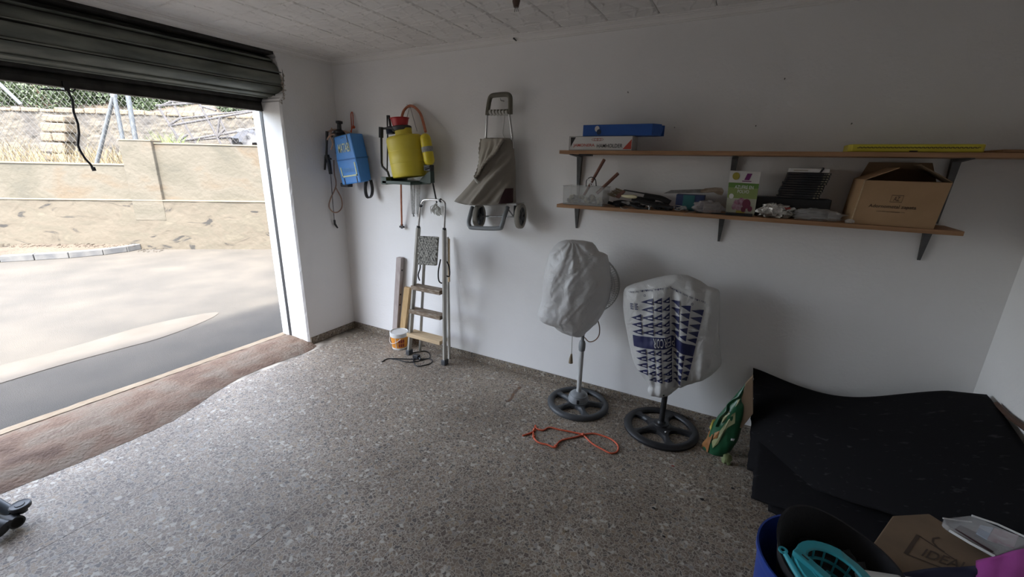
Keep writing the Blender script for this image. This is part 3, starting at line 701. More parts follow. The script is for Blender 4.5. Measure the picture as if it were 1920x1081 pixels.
# ================================================================== WALL OBJECTS
def loop(pts): return [V(p) for p in pts]
def smooth_path(pts, k=6):
    pts = [V(p) for p in pts]; out = []
    for i in range(len(pts)-1):
        p0 = pts[max(i-1, 0)]; p1 = pts[i]; p2 = pts[i+1]; p3 = pts[min(i+2, len(pts)-1)]
        for j in range(k):
            t = j/k; out.append(.5*((2*p1)+(p2-p0)*t+(2*p0-5*p1+4*p2-p3)*t*t+(-p0+3*p1-3*p2+p3)*t**3))
    out.append(pts[-1]); return out
def ptube(name, px, Y, r, mt, par, k=5, n=7, sub=None):
    pts = [at_y(p[0], p[1], p[2] if len(p) > 2 else Y) for p in px]
    if k > 1: pts = smooth_path(pts, k)
    m_ = MB(); m_.tube(pts, r, n); return obj(name, m_, M[mt], par, smooth=True)
# ---- blue knapsack sprayer
bs_ = thing('knapsack_sprayer', 'blue box-shaped knapsack sprayer hanging in the corner by the door', 'sprayer', at_y(660, 300, -.1))
F = -.20
ft = [at_y(x, y, F) for x, y in ((625,257),(656,249),(667,296),(677,342),(642,347),(631,302))]
ft2 = [at_y(x, y, F) for x, y in ((629,256),)]
bk = [at_y(x, y, -.025) for x, y in ((680,250),(690,294),(697,338))]
TL, TR, MR, BR, BL, ML = ft
bTR, bMR, bBR = bk; bTL = bTR+(TL-TR); bML = bMR+(ML-MR); bBL = bBR+(BL-BR)
mb = MB(); vs = [TL, TR, MR, BR, BL, ML, bTL, bTR, bMR, bBR, bBL, bML]
mb.add(vs, [(0,1,2,5),(5,2,3,4),(1,7,8,2),(2,8,9,3),(0,6,7,1),(0,5,11,6),(5,4,10,11),(4,3,9,10),(6,11,8,7),(11,10,9,8)])
obj('tank', mb, M['blue'], bs_, bevel=.012)
NF = V((0,-.004,0))
mb = MB(); f1 = quadfn(ML, MR, TR, TL, NF)
mb.add([f1(.02,-.02), f1(1.0,-.02), f1(1.0,.03), f1(.02,.03)], [(0,1,2,3)]); sd_ = quadfn(MR, bMR, bTR, TR, V((.004,0,0))); mb.add([sd_(0,-.02), sd_(1,-.02), sd_(1,.03), sd_(0,.03)], [(0,1,2,3)])
obj('seam', mb, mat('blue_seam', (.03,.14,.40), rough=.6), bs_)
mb = MB(); text(mb, 'MATABI', lambda u, v: f1(.20+.62*u, .30+.36*v)); 
f2 = quadfn(BL, BR, MR, ML, NF)
mb2 = mb
for (a, b, c, d) in ((.12,.30,.92,.36),(.12,.30,.17,.72),(.87,.30,.92,.85)): poly_on(mb2, f2, [(a,b),(c,b),(c,d),(a,d)])
mb3 = MB(); text(mb3, 'SUPER 16', lambda u, v: f2(.25+.52*u, .48+.18*v), 0); obj('faded_lettering', mb3, mat('faded_print', (.14,.33,.55), rough=.6), bs_, kind='stuff'); obj('lettering', mb2, M['cream_print'], bs_, kind='stuff')
mb = MB()
for (fa, fb, fc, fd, fn) in ((.76,.35,.79,1.0,f1),(.02,.30,.05,1.0,f1),(.18,0,.21,.27,f2),(.83,0,.86,.27,f2)): poly_on(mb, fn, [(fa,fb),(fc,fb),(fc,fd),(fa,fd)])
poly_on(mb, f1, [(.42,.87),(.60,.88),(.60,.90),(.42,.89)]); obj('grooves', mb, M['guide'], bs_, kind='stuff')
mb = MB(); c = at_y(636, 252, -.12); mb.lathe([(0,0),(.075,0),(.078,.03),(.05,.045),(.05,.06),(.02,.075),(.018,.12),(.03,.125),(.03,.145),(0,.15)], c-V((0,0,.03)), (.1,0,1), 16); obj('lid', mb, M['black'], bs_, smooth=True)
ptube('hose_coil', ((612,248,-.15),(628,243,-.13),(648,247,-.1),(655,250,-.08),(640,255,-.15),(622,252,-.2),(613,262,-.2)), -.15, .008, 'hose_tan', bs_)
ptube('hose_coil', ((622,240,-.15),(620,255,-.2),(624,268,-.21),(621,280,-.2)), -.2, .006, 'hose_tan', bs_)
pk = bs_
LX = lambda x, y, X=.035: at_x(x, y, X)
mb = MB(); mb.tube(smooth_path([LX(626,300,.06), LX(627,325,.05)]+[LX(x, y) for x, y in ((630,340),(629,352),(620,372),(617,387),(624,397),(634,397),(641,388),(640,372),(632,356),(629,350))], 5), .006, 7); obj('lance_hose', mb, M['hose_tan'], bs_, smooth=True)
(lambda *a: None)('lance_hose', ((626,300,-.12),(627,325,-.10),(630,340,-.06),(629,352,-.04),(620,372,-.03),(617,387,-.03),(624,397,-.03),(634,397,-.03),(641,388,-.03),(640,372,-.03),(632,356,-.04),(629,350,-.05)), -.04, .006, 'hose_tan', bs_)
mb = MB(); mb.tube([at_y(613,246,-.2), at_y(612.5,270,-.2), at_y(612,292,-.2)], [.013,.010,.011], 8); mb.tube([at_y(613,290,-.2), at_y(617,305,-.19), at_y(620,326,-.18)], [.020,.017,.016], 8); mb.tube([at_y(611,292,-.2), at_y(609,318,-.2)], [.011,.008], 6); mb.tube([at_y(613,294,-.2), at_y(621,298,-.2)], .007, 6); obj('spray_gun', mb, M['black'], bs_, smooth=True)
mb = MB(); mb.tube([LX(620,325,.05), LX(624,380,.03), LX(627,415,.025)], .0045, 6); obj('lance', mb, M['steel'], bs_, smooth=True)
mb = MB(); mb.tube([LX(627,412,.025), LX(628,420,.025), LX(633,427,.025)], [.010,.011,.007], 7); obj('nozzle', mb, M['black'], bs_, smooth=True)
ptube('hanging_cord', ((659,249,-.06),(659,235,-.04),(658,214,-.015),(661,212,-.015),(662,235,-.04),(657,247,-.06)), -.03, .004, 'cord_red', bs_)
mb = MB(); a = at_y(663,238,-.04); mb.blob(a, .014, 6, .3, 2, 1); obj('knot', mb, M['cord_red'], bs_, smooth=True)
# shoulder strap loop, flat band
def band(name, pts, wv, par, mt, th=.003):
    m_ = MB(); pts = [V(p) for p in pts]; k = len(pts); vs = []; wv = V(wv)
    for i, p in enumerate(pts):
        t = (pts[min(i+1, k-1)]-pts[max(i-1, 0)]).normalized(); nn = t.cross(wv).normalized()*th
        vs += [p-wv-nn, p+wv-nn, p+wv+nn, p-wv+nn]
    fs = [(i*4+j, i*4+(j+1) % 4, (i+1)*4+(j+1) % 4, (i+1)*4+j) for i in range(k-1) for j in range(4)]+[(3,2,1,0), tuple(range(4*k-4, 4*k))]
    m_.add(vs, fs); return obj(name, m_, M[mt], par, smooth=False)
band('strap', smooth_path([at_y(x, y, Y) for x, y, Y in ((687,338,-.09),(685,352,-.1),(687,366,-.1),(692,371,-.09),(697,365,-.07),(698,352,-.05),(695,337,-.05))], 5), (.006,-.022,0), bs_, 'black')
mb = MB(); mb.box(at_y(650,349,-.14)-V((.05,.03,.005)), at_y(650,349,-.14)+V((.05,.03,.03))); obj('foot', mb, M['black'], bs_, bevel=.006)
# ---- yellow knapsack sprayer
ys = thing('knapsack_sprayer', 'yellow round knapsack sprayer with red cap hanging above the stepladder', 'sprayer', at_y(765, 300, -.15))
tb_, tt_ = at_y(768.5, 332, -.16), at_y(757.5, 255, -.16); ax = (tt_-tb_); Lh = ax.length; ax.normalize()
ra = .158
pf = [(0,0),(.84,.0),(.92,.01),(.95,.03),(.97,.12),(.985,.30),(.985,.34),(1.0,.345),(1.0,.36),(.99,.365),(1.0,.62),(1.01,.625),(1.01,.645),(1.0,.65),(1.02,.90),(1.0,.96),(.92,.99),(.60,1.01),(.50,1.02),(.47,1.05),(.47,1.17),(0,1.17)]
mb = MB(); mb.lathe([(r_*ra, h_*Lh) for r_, h_ in pf], tb_, ax, 40, 1.0, .80, ux=(1,0,0)); obj('tank', mb, M['yellow'], ys, smooth=True)
nk = tb_+ax*Lh*1.12+V((-.012,0,0))
nk = at_y(753.5, 242, -.16)
mb = MB(); mb.lathe([(0,0),(.076,0),(.08,.01),(.08,.028),(.07,.034),(0,.034)], nk-ax*.012, ax, 24); obj('collar', mb, M['darkgrey'], ys, smooth=True)
mb = MB(); mb.lathe([(.055,0),(.060,0),(.072,.055),(.078,.058),(.078,.062),(.068,.060),(.055,.02),(0,.02)], nk+ax*.024+V((-.012,0,0)), (ax+V((.06,0,0))), 24); obj('filler_cap', mb, M['red'], ys, smooth=True)
mb = MB(); mb.lathe([(0,0),(.035,0),(.036,.05),(.02,.06),(0,.06)], at_y(733, 251, -.17), ax, 14); obj('valve', mb, mat('valve_navy', (.02,.03,.07), rough=.5), ys, smooth=True)
ca, cb = at_y(806.5, 310, -.16), at_y(796, 250, -.16); cx_ = (cb-ca); cl = cx_.length; cx_.normalize(); rr = .043
prc = [(0,0)]+[(rr*sin(t*pi/12), rr-rr*cos(t*pi/12)) for t in range(1, 7)]+[(rr, cl-rr)]+[(rr*cos(t*pi/12), cl-rr+rr*sin(t*pi/12)) for t in range(1, 7)]
mb = MB(); mb.lathe(prc, ca, cx_, 22); pv = obj('pressure_vessel', mb, M['yellow2'], ys, smooth=True)
mb = MB(); mb.lathe([(rr+.002, cl*.42),(rr+.003, cl*.42),(rr+.003, cl*.58),(rr+.002, cl*.58)], ca, cx_, 22); obj('band', mb, M['strap'], pv, smooth=True)
ptube('hose', ((753,232,-.10),(753,222,-.08),(757,208,-.05),(766,199,-.03),(776,200,-.03),(787,211,-.05),(793,227,-.09),(798,247,-.14)), -.1, .011, 'orange_hose', ys, 6, 10)
mb = MB(); q = at_y(768,199,-.01); mb.tube([q+V((0,.01,-.004)), q+V((0,-.03,.0)), q+V((0,-.035,.012))], .004, 6); obj('wall_hook', mb, M['white'], ys)
for a, b in (((768,200,-.03),(762,225,-.11)),((769,200,-.03),(782,246,-.11))):
    mb = MB(); mb.tube([at_y(*a), at_y(*b)], .0018, 5); obj('hanging_string', mb, M['black_rough'], ys)
# base cradle
bl = at_y(733, 340, -.24); br_ = at_y(806, 340, -.24)
mb = MB(); z0 = at_y(760, 344, -.2).z
xl, xr = at_y(737, 341, -.16).x, at_y(790, 341, -.16).x
mb.box((xl, -.29, z0-.004), (xr, -.03, z0+.022)); mb.box((xl-.01, -.29, z0-.01), (xl+.05, -.03, z0+.05))
g0 = [at_y(x, y, -.17) for x, y in ((784,346),(786,338),(793,331),(800,324),(807,320),(808,343))]
mb.prism(g0, (0,.05,0)); obj('cradle', mb, M['dgreen'], ys, bevel=.004)
mb = MB(); a, b = at_y(796,320,-.17), at_y(808,309,-.17); mb.box((a.x,-.18,a.z), (b.x,-.13,b.z)); mb.tube([at_y(797,316,-.18),at_y(807,313,-.18)], .012, 8); obj('pump_head', mb, M['black'], ys, bevel=.004)
ptube('pump_lever', ((715,250),(715.5,305),(717,312),(727,322),(734,344)), -.24, .010, 'black', ys, 1)
ptube('lever_grip', ((714.5,238),(714.5,258)), -.24, .019, 'black', ys, 1, 8)
ptube('lever_arm', ((716,241),(733,240),(740,243)), -.23, .009, 'black', ys, 1)
ptube('spray_lance', ((726,219),(727,260),(726,318),(730,335)), -.17, .006, 'black', ys, 1)
ptube('spray_gun', ((726,218),(729,217),(732,236),(738,250)), -.17, .010, 'black', ys, 1)
for x, a in ((776.5,338),(783,338)): pass
ptube('hose', ((752,345,-.10),(752.5,380,-.06),(753.5,424,-.03)), -.05, .008, 'orange_hose', ys, 1)
mb = MB(); q = at_y(753.5,424,-.03); mb.box(q-V((.022,.01,.012)), q+V((.022,.01,.004))); mb.box(q-V((.008,.008,.02)), q+V((.008,.008,.02))); obj('hose_clamp', mb, M['black'], ys)
for x0, x1 in ((771,774),(777,776),(782,783),(786,784)):
    band('strap', [at_y(x0, 343, -.09), at_y((x0+x1)/2, 375, -.05), at_y(x1, 401, -.03)], (.011,0,0), ys, 'strap', .002)
for x in (774.5, 783.5):
    mb = MB(); mb.tube([at_y(x,396,-.03), at_y(x+1,406,-.03), at_y(x+2.5,404,-.03)], .006, 6); obj('strap_hook', mb, M['steel'], ys)
ptube('lance_tube', ((806,312,-.12),(811,340,-.07),(819,380,-.03)), -.06, .007, 'black', ys, 1)
mb = MB(); random.seed(4)
q = at_y(819, 385, -.04)
for k in range(34):
    a = random.uniform(0, 2*pi); l = random.uniform(.02, .06); p1 = q+V((cos(a)*l, -abs(random.gauss(0,.015)), -.02+sin(a)*l-.02)); p2 = q+V((cos(a+1)*l*.8, -abs(random.gauss(0,.02)), -.05+sin(a+1)*l*.8))
    mb.tube(smooth_path([q, p1, p2], 3), .0035, 4)
single('yarn_tuft', mb, M['whitish'], 'small tuft of white string hanging behind the stepladder handle', 'string')

# ---- shopping trolley
st_ = thing('shopping_trolley', 'taupe fabric shopping trolley hung on the wall right of the yellow sprayer', 'trolley', at_y(925, 330, -.1))
Y = -.085
mb = MB(); pts = smooth_path([at_y(x, y, Y) for x, y in ((914,216),(915,205),(918,187),(922,180),(932,178),(950,177),(956,181),(957,193),(957,214))], 5)
mb.tube(pts, .017, 10); obj('handle', mb, M['olive'], st_, smooth=True)
mb = MB(); mb.tube([at_y(913,211,Y), at_y(958,209,Y)], .019, 10); cb_ = obj('crossbar', mb, M['olive'], st_, smooth=True)
mb = MB()
for k in range(6):
    x = 921+k*6; a = at_y(x, 211, Y); mb.lathe([(.021,-.008),(.0225,-.008),(.0225,.008),(.021,.008)], a, (1,0,.35), 10)
obj('string_wrap', mb, M['whitish'], cb_, kind='stuff')
for a, b in (((913.5,214),(911,264)),((955,214),(962,268))):
    mb = MB(); mb.tube([at_y(*a, Y), at_y(*b, Y+.01), at_y(b[0]+(4 if b[0] > 930 else 2), 383, Y+.03)], .009, 10); obj('tube', mb, M['chrome'], st_, smooth=True)
ptube('tie_cord', ((947,213),(945,230),(943,250),(947,258)), -.10, .003, 'whitish', st_, 3)
mb = MB(); a = at_y(944, 181, -.01); mb.tube([a+V((0,.01,-.03)), a+V((0,-.04,-.03)), a+V((0,-.045,-.015))], .003, 6); obj('wall_hook', mb, M['steel'], st_)
# bag body: rows px y : left,right
rows = [(259,909,957),(268,905,962),(280,905,964),(300,904,966),(322,902,967),(335,893,967),(350,881,967),(362,870,967),(372,861,967),(377,858,967),(381,880,968)]
def rowfn(rows):
    def f(y):
        if y <= rows[0][0]: return rows[0][1:]
        for a, b in zip(rows, rows[1:]):
            if y <= b[0]:
                t = (y-a[0])/(b[0]-a[0]); return a[1]+(b[1]-a[1])*t, a[2]+(b[2]-a[2])*t
        return rows[-1][1:]
    return f
rf = rowfn(rows)
def tbag(s, t, back=False):
    y = 259+122*t; L_, R_ = rf(y); x = L_+(R_-L_)*s
    if back: return at_y(x, y, -.07)
    # flap opening shallow at top, diagonal folds from upper right to lower left
    b = .055+.15*t**1.5
    prof = (4*s*(1-s))**.45 if 0 < s < 1 else 0
    k = (x-905)+(y-259)*.75
    fold = (.026*sin(k*.15+.9*sin(y*.06))+.010*sin(k*.33+x*.05))*min(1, t*2.5)*prof*min(1, max(0, (s-.15)*4))+.008*sin(x*.55+y*.12)*max(0, 1-t*4)*prof
    fold += .014*noise.noise(V((x*.05, y*.05, 3)))*prof
    yy = -.075-b*prof-fold
    p = at_y(x, y, -.075); return V((p.x+.03*b*prof, yy, p.z))
mb = MB(); mb.grid(lambda u, v: tbag(u, v), 50, 50); mb.grid(lambda u, v: tbag(u, v, True), 8, 10); obj('bag', mb, M['fabric'], st_, smooth=True)
# open mouth showing the pale lining with a gathered rim
def onb(x, y, e=.004):
    L_, R_ = rf(y); p = tbag((x-L_)/(R_-L_), (y-259)/122); return V((p.x, p.y-e, p.z))
rim = [(909,261),(906,280),(904,300),(903,318),(906,331),(913,326),(922,312),(932,300),(942,288),(949,272),(953,261)]
mb = MB()
def lin(u, v):
    # v down the opening, u across between the two rim edges
    Lr = [(909,261),(906,280),(904,300),(903,318),(906,331)]; Rr = [(955,261),(949,272),(940,290),(924,310),(908,331)]
    q = v*4; i_ = min(3, int(q)); f_ = q-i_
    lx, ly = Lr[i_][0]+(Lr[i_+1][0]-Lr[i_][0])*f_, Lr[i_][1]+(Lr[i_+1][1]-Lr[i_][1])*f_
    rx, ry = Rr[i_][0]+(Rr[i_+1][0]-Rr[i_][0])*f_, Rr[i_][1]+(Rr[i_+1][1]-Rr[i_][1])*f_
    e = .030-.016*sin(pi*u)*min(1, v*4)+.006*sin(u*26+v*2)*sin(pi*u)*(1-v*.6)
    return onb(lx+(rx-lx)*u, ly+(ry-ly)*u, e)
mb.grid(lin, 40, 24); obj('lining', mb, M['fabric_in'], st_, smooth=True)
rp2 = smooth_path([onb(*p, .032) for p in rim], 8); mb = MB(); mb.tube(rp2, [.0085+.003*sin(i*1.9) for i in range(len(rp2))], 7); obj('gathered_rim', mb, M['fabric'], st_, smooth=True)
mb = MB(); mb.tube(smooth_path([onb(903,330,.012), onb(907,336,.02), onb(912,342,.02)], 3), [.010,.007,.007,.008,.008,.009,.010], 7); obj('drawcord_end', mb, M['whitish'], st_, smooth=True)
mb = MB(); mb.grid(lambda u, v: onb((960-7*v)+(966.6-(960-7*v))*u, 352+27*v, .007), 10, 14); obj('base_panel', mb, M['maroon'], st_)
mb = MB(); a, b = at_y(886, 385, -.24), at_y(968, 385, -.17); mb.prism([a, b, b+V((0,.13,0)), a+V((0,.20,0))], (0,0,.014)); obj('base_plate', mb, M['lightgrey'], st_)
ptube('axle', ((899,405,-.12),(944,406,-.11),(976,406,-.10)), -.1, .006, 'steel', st_, 1)
for i, (x, y) in enumerate(((898.5,405),(976,405))):
    c = at_y(x, y, -.115); mb = MB(); R_ = .094
    mb.lathe([(R_*.72,-.012),(R_*.80,-.018),(R_*.97,-.016),(R_,-.006),(R_,.006),(R_*.97,.016),(R_*.80,.018),(R_*.72,.012),(R_*.72,-.012)], c, (1,.12,0), 32)
    wh = obj('wheel', mb, M['tyre'], st_, smooth=True)
    mb = MB(); mb.lathe([(0,-.016),(R_*.24,-.016),(R_*.28,.012),(0,.02)], c, (1,.12,0), 14)
    n1 = V((0,0,1)); n2 = V((.12,-1,0)).normalized()
    for k in range(6):
        a = 2*pi*k/6; d = n1*cos(a)+n2*sin(a); e = n1*-sin(a)+n2*cos(a); xx = V((1,.12,0)).normalized()
        mb.prism([c+d*R_*.2-e*.012-xx*.008, c+d*R_*.74-e*.020-xx*.008, c+d*R_*.74+e*.020-xx*.008, c+d*R_*.2+e*.012-xx*.008], xx*.016)
    mb.lathe([(R_*.64,-.010),(R_*.74,-.010),(R_*.74,.010),(R_*.64,.010),(R_*.64,-.010)], c, (1,.12,0), 24); obj('hub', mb, M['darkgrey'], wh)
ptube('stand_loop', ((886,388,-.14),(883,398,-.17),(879,415,-.22),(881,424,-.23),(888,427,-.23),(934,428,-.22),(941,422,-.21),(946,405,-.17),(952,388,-.12)), -.15, .0165, 'grey', st_, 5, 9)
ptube('strut', ((889,389,-.12),(903,404,-.12)), -.12, .006, 'steel', st_, 1); ptube('strut', ((951,390,-.10),(963,406,-.10)), -.1, .006, 'steel', st_, 1); ptube('strut', ((903,388,-.10),(904,404,-.11)), -.1, .012, 'darkgrey', st_, 1); ptube('strut', ((966,385,-.08),(965,404,-.09)), -.1, .011, 'darkgrey', st_, 1)

# ---- stepladder
sl = thing('stepladder', 'folded aluminium stepladder with wooden steps leaning on the wall', 'ladder', (1.15, -.18, 0))
def yl(z, a=-.215, b=-.085): return a+(b-a)*z/1.45       # lean of front frame
def at_l(x, y):                                         # point on the leaning ladder plane
    P = V((0, -.215, 0)); n_ = V((0, -1, -(.13/1.45))).normalized(); return at_pl(x, y, P, n_)
def railmb(pts, wx, wy):
    m_ = MB(); vs = []
    for p in pts: vs += [p+V((-wx,-wy,0)), p+V((wx,-wy,0)), p+V((wx,wy,0)), p+V((-wx,wy,0))]
    k = len(pts); fs = [(i*4+j, i*4+(j+1) % 4, (i+1)*4+(j+1) % 4, (i+1)*4+j) for i in range(k-1) for j in range(4)]+[(3,2,1,0), tuple(range(4*k-4, 4*k))]
    m_.add(vs, fs); return m_
Lb, Lt, Rb, Rt = at_l(767.5, 657), at_l(784.5, 426), at_l(834, 677), at_l(833, 430)
Lb.z = max(Lb.z, .005); Rb.z = max(Rb.z, .005)
obj('rail', railmb([Lb, Lt], .011, .020), M['alu'], sl, bevel=.004); obj('rail', railmb([Rb, Rt], .010, .020), M['alu'], sl, bevel=.004)
for P in (Lb, Rb): 
    mb = MB(); mb.box((P.x-.022, P.y-.028, .0005), (P.x+.022, P.y+.028, .05)); obj('rubber_foot', mb, M['darkgrey'], sl, bevel=.006)
off = V((.03, .075, 0))
a, b = at_y(842.5, 672, -.11), at_y(839, 444, -.05); a.z = .002; obj('rear_rail', railmb([a, b], .009, .012), M['alu'], sl, bevel=.004)
a2, b2 = Lb+V((.05,.09,.002)), Lt+V((.02,.05,-.14)); a2.z = .002; obj('rear_rail', railmb([a2, b2], .009, .012), M['alu'], sl, bevel=.004)
hp = smooth_path([at_l(784.5,430), at_l(787.5,395), at_l(790,383), at_l(794,376), at_l(802,374), at_l(823,375), at_l(832,378), at_l(834.5,388), at_l(833,430)], 5)
mb = MB(); mb.tube(hp, .0085, 10); obj('handrail', mb, M['chrome'], sl, smooth=True)
for x, y in ((784.5,425),(833,429),(789,385),(826,375.5)):
    mb = MB(); c = at_l(x, y); mb.lathe([(0,-.008),(.014,-.008),(.014,.008),(0,.008)], c, (.1,0,1) if y > 400 else (.8,0,.6), 10); obj('clamp', mb, M['black'], sl)
def step(x0, y0, x1, y1, dep, mt):
    a, b = at_l(x0, y0), at_l(x1, y1); z = (a.z+b.z)/2; m_ = MB()
    m_.prism([V((a.x, a.y-.035, z)), V((b.x, b.y-.035, z)), V((b.x, b.y+dep-.035, z)), V((a.x, a.y+dep-.035, z))], (0,0,-.036)); return obj('step', m_, M[mt], sl, bevel=.003)
step(775, 533, 829, 544, .09, 'wood_step'); step(771, 578, 829.5, 590, .09, 'wood_step'); step(767, 622, 829, 637, .11, 'wood_clean')
q = [at_l(788,495), at_l(822,497), at_l(826,443), at_l(789,441)]; mb = MB(); mb.prism([p+V((0,-.03,0)) for p in q], (0,.022,0)); pl = obj('platform', mb, M['tread'], sl, bevel=.012)
mb = MB(); fq = quadfn(*[p+V((0,-.031,0)) for p in q])
for i in range(8):
    for j in range(11):
        c = fq((i+.5+(.25 if j % 2 else -.25))/8, (j+.5)/11); mb.lathe([(.0100,0),(.0095,.0012),(0,.0014)], c, (0,-1,0), 6)
obj('tread_studs', mb, M['tread'], pl, kind='stuff')
a, b = at_y(841.5, 528, -.075), at_y(841, 447, -.045); obj('folded_arm', railmb([a, b], .010, .008), M['wood_clean'], sl, bevel=.002)
ptube('tie_rope', ((778,483,-.20),(785,484,-.20),(788,500,-.17),(784,515,-.17),(787,526,-.17)), -.2, .006, 'black_rough', sl, 4)
ptube('tie_rope', ((826,486,-.17),(822,508,-.18),(823,526,-.18),(830,530,-.18),(834,516,-.2),(836,490,-.2),(842,500,-.14),(842,518,-.13),(830,512,-.2)), -.2, .006, 'black_rough', sl, 4)
mb = MB(); mb.tube([at_l(768,648)+V((0,.02,0)), at_l(834,650)+V((0,.02,0))], .006, 6); 
mb = MB(); mb.tube([at_l(770,631)+V((0,.02,0)), at_l(830,641)+V((0,.02,0))], .008, 6); obj('cross_tie', mb, M['alu'], sl)

# ---- beam, plank, bucket
def leaner(name, bx0, bx1, top_px, bot, label, mt, wx, wy, holes=()):
    t = at_y(top_px[0], top_px[1], -.04); b = V(bot); ax_ = (t-b)
    m_ = railmb([b, t], wx, wy); o = obj(name, m_, M[mt], None, bevel=.002)
    return o, b, t
bm_t = at_y(750.5, 482, -.030); bm_b = V((.640, -.060, .002))
bt = thing('wooden_beam', 'tall greyish wooden beam with bolt holes leaning behind the orange bucket', 'beam', bm_b)
obj('beam', railmb([bm_b, bm_t], .030, .022), M['wood_beam'], bt, bevel=.003)
for (x, y) in ((754,508),(751,553),(749,572)):
    mb = MB(); c = at_y(x, y, -.06); k = (c.z-bm_b.z)/(bm_t.z-bm_b.z); P = bm_b.lerp(bm_t, k); mb.tube([V((P.x+.0295, P.y, P.z)), V((P.x+.0315, P.y, P.z))], .009, 10); obj('bolt_hole', mb, M['print_black'], bt)
pl_t = at_y(765, 538, -.025); pl_b = V((.705, -.040, .002))
single('wooden_plank', railmb([pl_b, pl_t], .034, .016), M['wood_plank'], 'short yellowish plank leaning between the tall beam and the stepladder', 'plank', bevel=.002)
BC = V((.778, -.145, 0))
bk_ = thing('paint_bucket', 'small orange bucket with white lid beside the stepladder', 'bucket', BC)
mb = MB(); mb.lathe([(0,.002),(.066,.002),(.070,.008),(.082,.128),(.078,.128),(.0,.125)], BC, (0,0,1), 36); bb = obj('tub', mb, M['orange'], bk_, smooth=True)
mb = MB(); mb.lathe([(.070,.002),(.0715,.002),(.0735,.016),(.071,.016)], BC, (0,0,1), 36); obj('base_ring', mb, M['white'], bk_, smooth=True); mb = MB(); mb.lathe([(.078,.126),(.086,.126),(.088,.132),(.088,.165),(.082,.168),(.080,.160),(0,.160)], BC, (0,0,1), 36); obj('lid', mb, M['white'], bk_, smooth=True)
mb = MB()
for k in range(3):
    for j in range(2):
        a0 = -.95+.26*k; z0_ = .03+.042*j; vs = []
        for a, z_ in ((a0,z0_),(a0+.2,z0_),(a0+.2,z0_+.033),(a0,z0_+.033)):
            r_ = .0715+(z_-.008)*.1; vs.append(BC+V((cos(a)*r_, sin(a)*r_, z_)))
        mb.add(vs, [(0,1,2,3)])
obj('label_print', mb, M['dred'], bk_, kind='stuff')
mb = MB(); vs = []
for a, z_ in ((-1.32,.015),(-1.25,.015),(-1.25,.122),(-1.32,.122)): r_ = .0715+(z_-.008)*.1; vs.append(BC+V((cos(a)*r_, sin(a)*r_, z_)))
mb.add(vs, [(0,1,2,3)]); obj('label_stripe', mb, M['white_paper'], bk_)
mb = MB(); a = [BC+V((cos(t)*.092, sin(t)*.092, .118-.05*sin((t+2.9)/2.2*pi))) for t in [-2.9+2.2*i/12 for i in range(13)]]; mb.tube(a, .0025, 6); obj('bail_handle', mb, M['white'], bk_)

# ---- black cable on floor
cp = thing('power_cable', 'black cable with plug lying on the floor in front of the stepladder', 'cable', at_z(770, 680))
def ztube(name, px, r, mt, par, z=None, k=6, n=7, flat=1):
    pts = smooth_path([at_z(p[0], p[1], (p[2] if len(p) > 2 else r*1.05)) for p in px], k)
    m_ = MB(); m_.tube(pts, r, n); return obj(name, m_, M[mt], par, smooth=True)
ztube('cord', ((716,678),(724,673),(732,671.5),(750,672),(776,673),(800,672),(806,670),(805,662),(797,657.5),(784,659),(768,662)), .0045, 'black', cp)
ztube('cord', ((733,672),(745,674),(762,678),(775,678),(790,675),(803,672),(810,675),(808,680),(797,684),(783,686),(777,682),(775,675),(777,669)), .0045, 'black', cp)
mb = MB(); c = at_z(781, 668, .018); mb.box(c-V((.03,.02,.0165)), c+V((.03,.02,.02))); mb.tube([c+V((.02,0,0)), c+V((.06,-.01,-.008))], .01, 8); obj('plug', mb, M['black'], cp, bevel=.005)

# ---- pedestal fans
def fan_base(par, C0, R_, mt, rot):
    mb = MB(); t = .030
    mb.lathe([(R_*.80,.004),(R_*.78,.012),(R_*.79,.022),(R_*.83,.030),(R_*.90,.033),(R_*.96,.028),(R_,.016),(R_*.995,.002),(R_*.80,.002),(R_*.80,.004)], C0, (0,0,1), 56)
    mb.lathe([(0,.002),(R_*.30,.002),(R_*.31,.020),(R_*.27,.036),(R_*.15,.046),(0,.046)], C0, (0,0,1), 30)
    for k in range(5):
        a = rot+2*pi*k/5; d = V((cos(a), sin(a), 0)); e = V((-sin(a), cos(a), 0)); L_ = []; Rr = []
        for i in range(9):
            q = i/8; r_ = R_*(.24+.60*q); wv = R_*(.085+.13*(2*abs(q-.5))**3.0); L_.append((r_, wv, .038-.010*q))
        vs = []; 
        for r_, wv, hh in L_: vs += [C0+d*r_-e*wv+V((0,0,.003)), C0+d*r_-e*wv*.92+V((0,0,hh*.72)), C0+d*r_-e*wv*.45+V((0,0,hh)), C0+d*r_+e*wv*.45+V((0,0,hh)), C0+d*r_+e*wv*.92+V((0,0,hh*.72)), C0+d*r_+e*wv+V((0,0,.003))]
        fs = [(i*6+j, i*6+j+1, (i+1)*6+j+1, (i+1)*6+j) for i in range(8) for j in range(5)]+[(0,6,12,18,24,30,36,42,48,53,47,41,35,29,23,17,11,5)]
        mb.add(vs, fs)
    return obj('base', mb, M[mt], par, smooth=True)
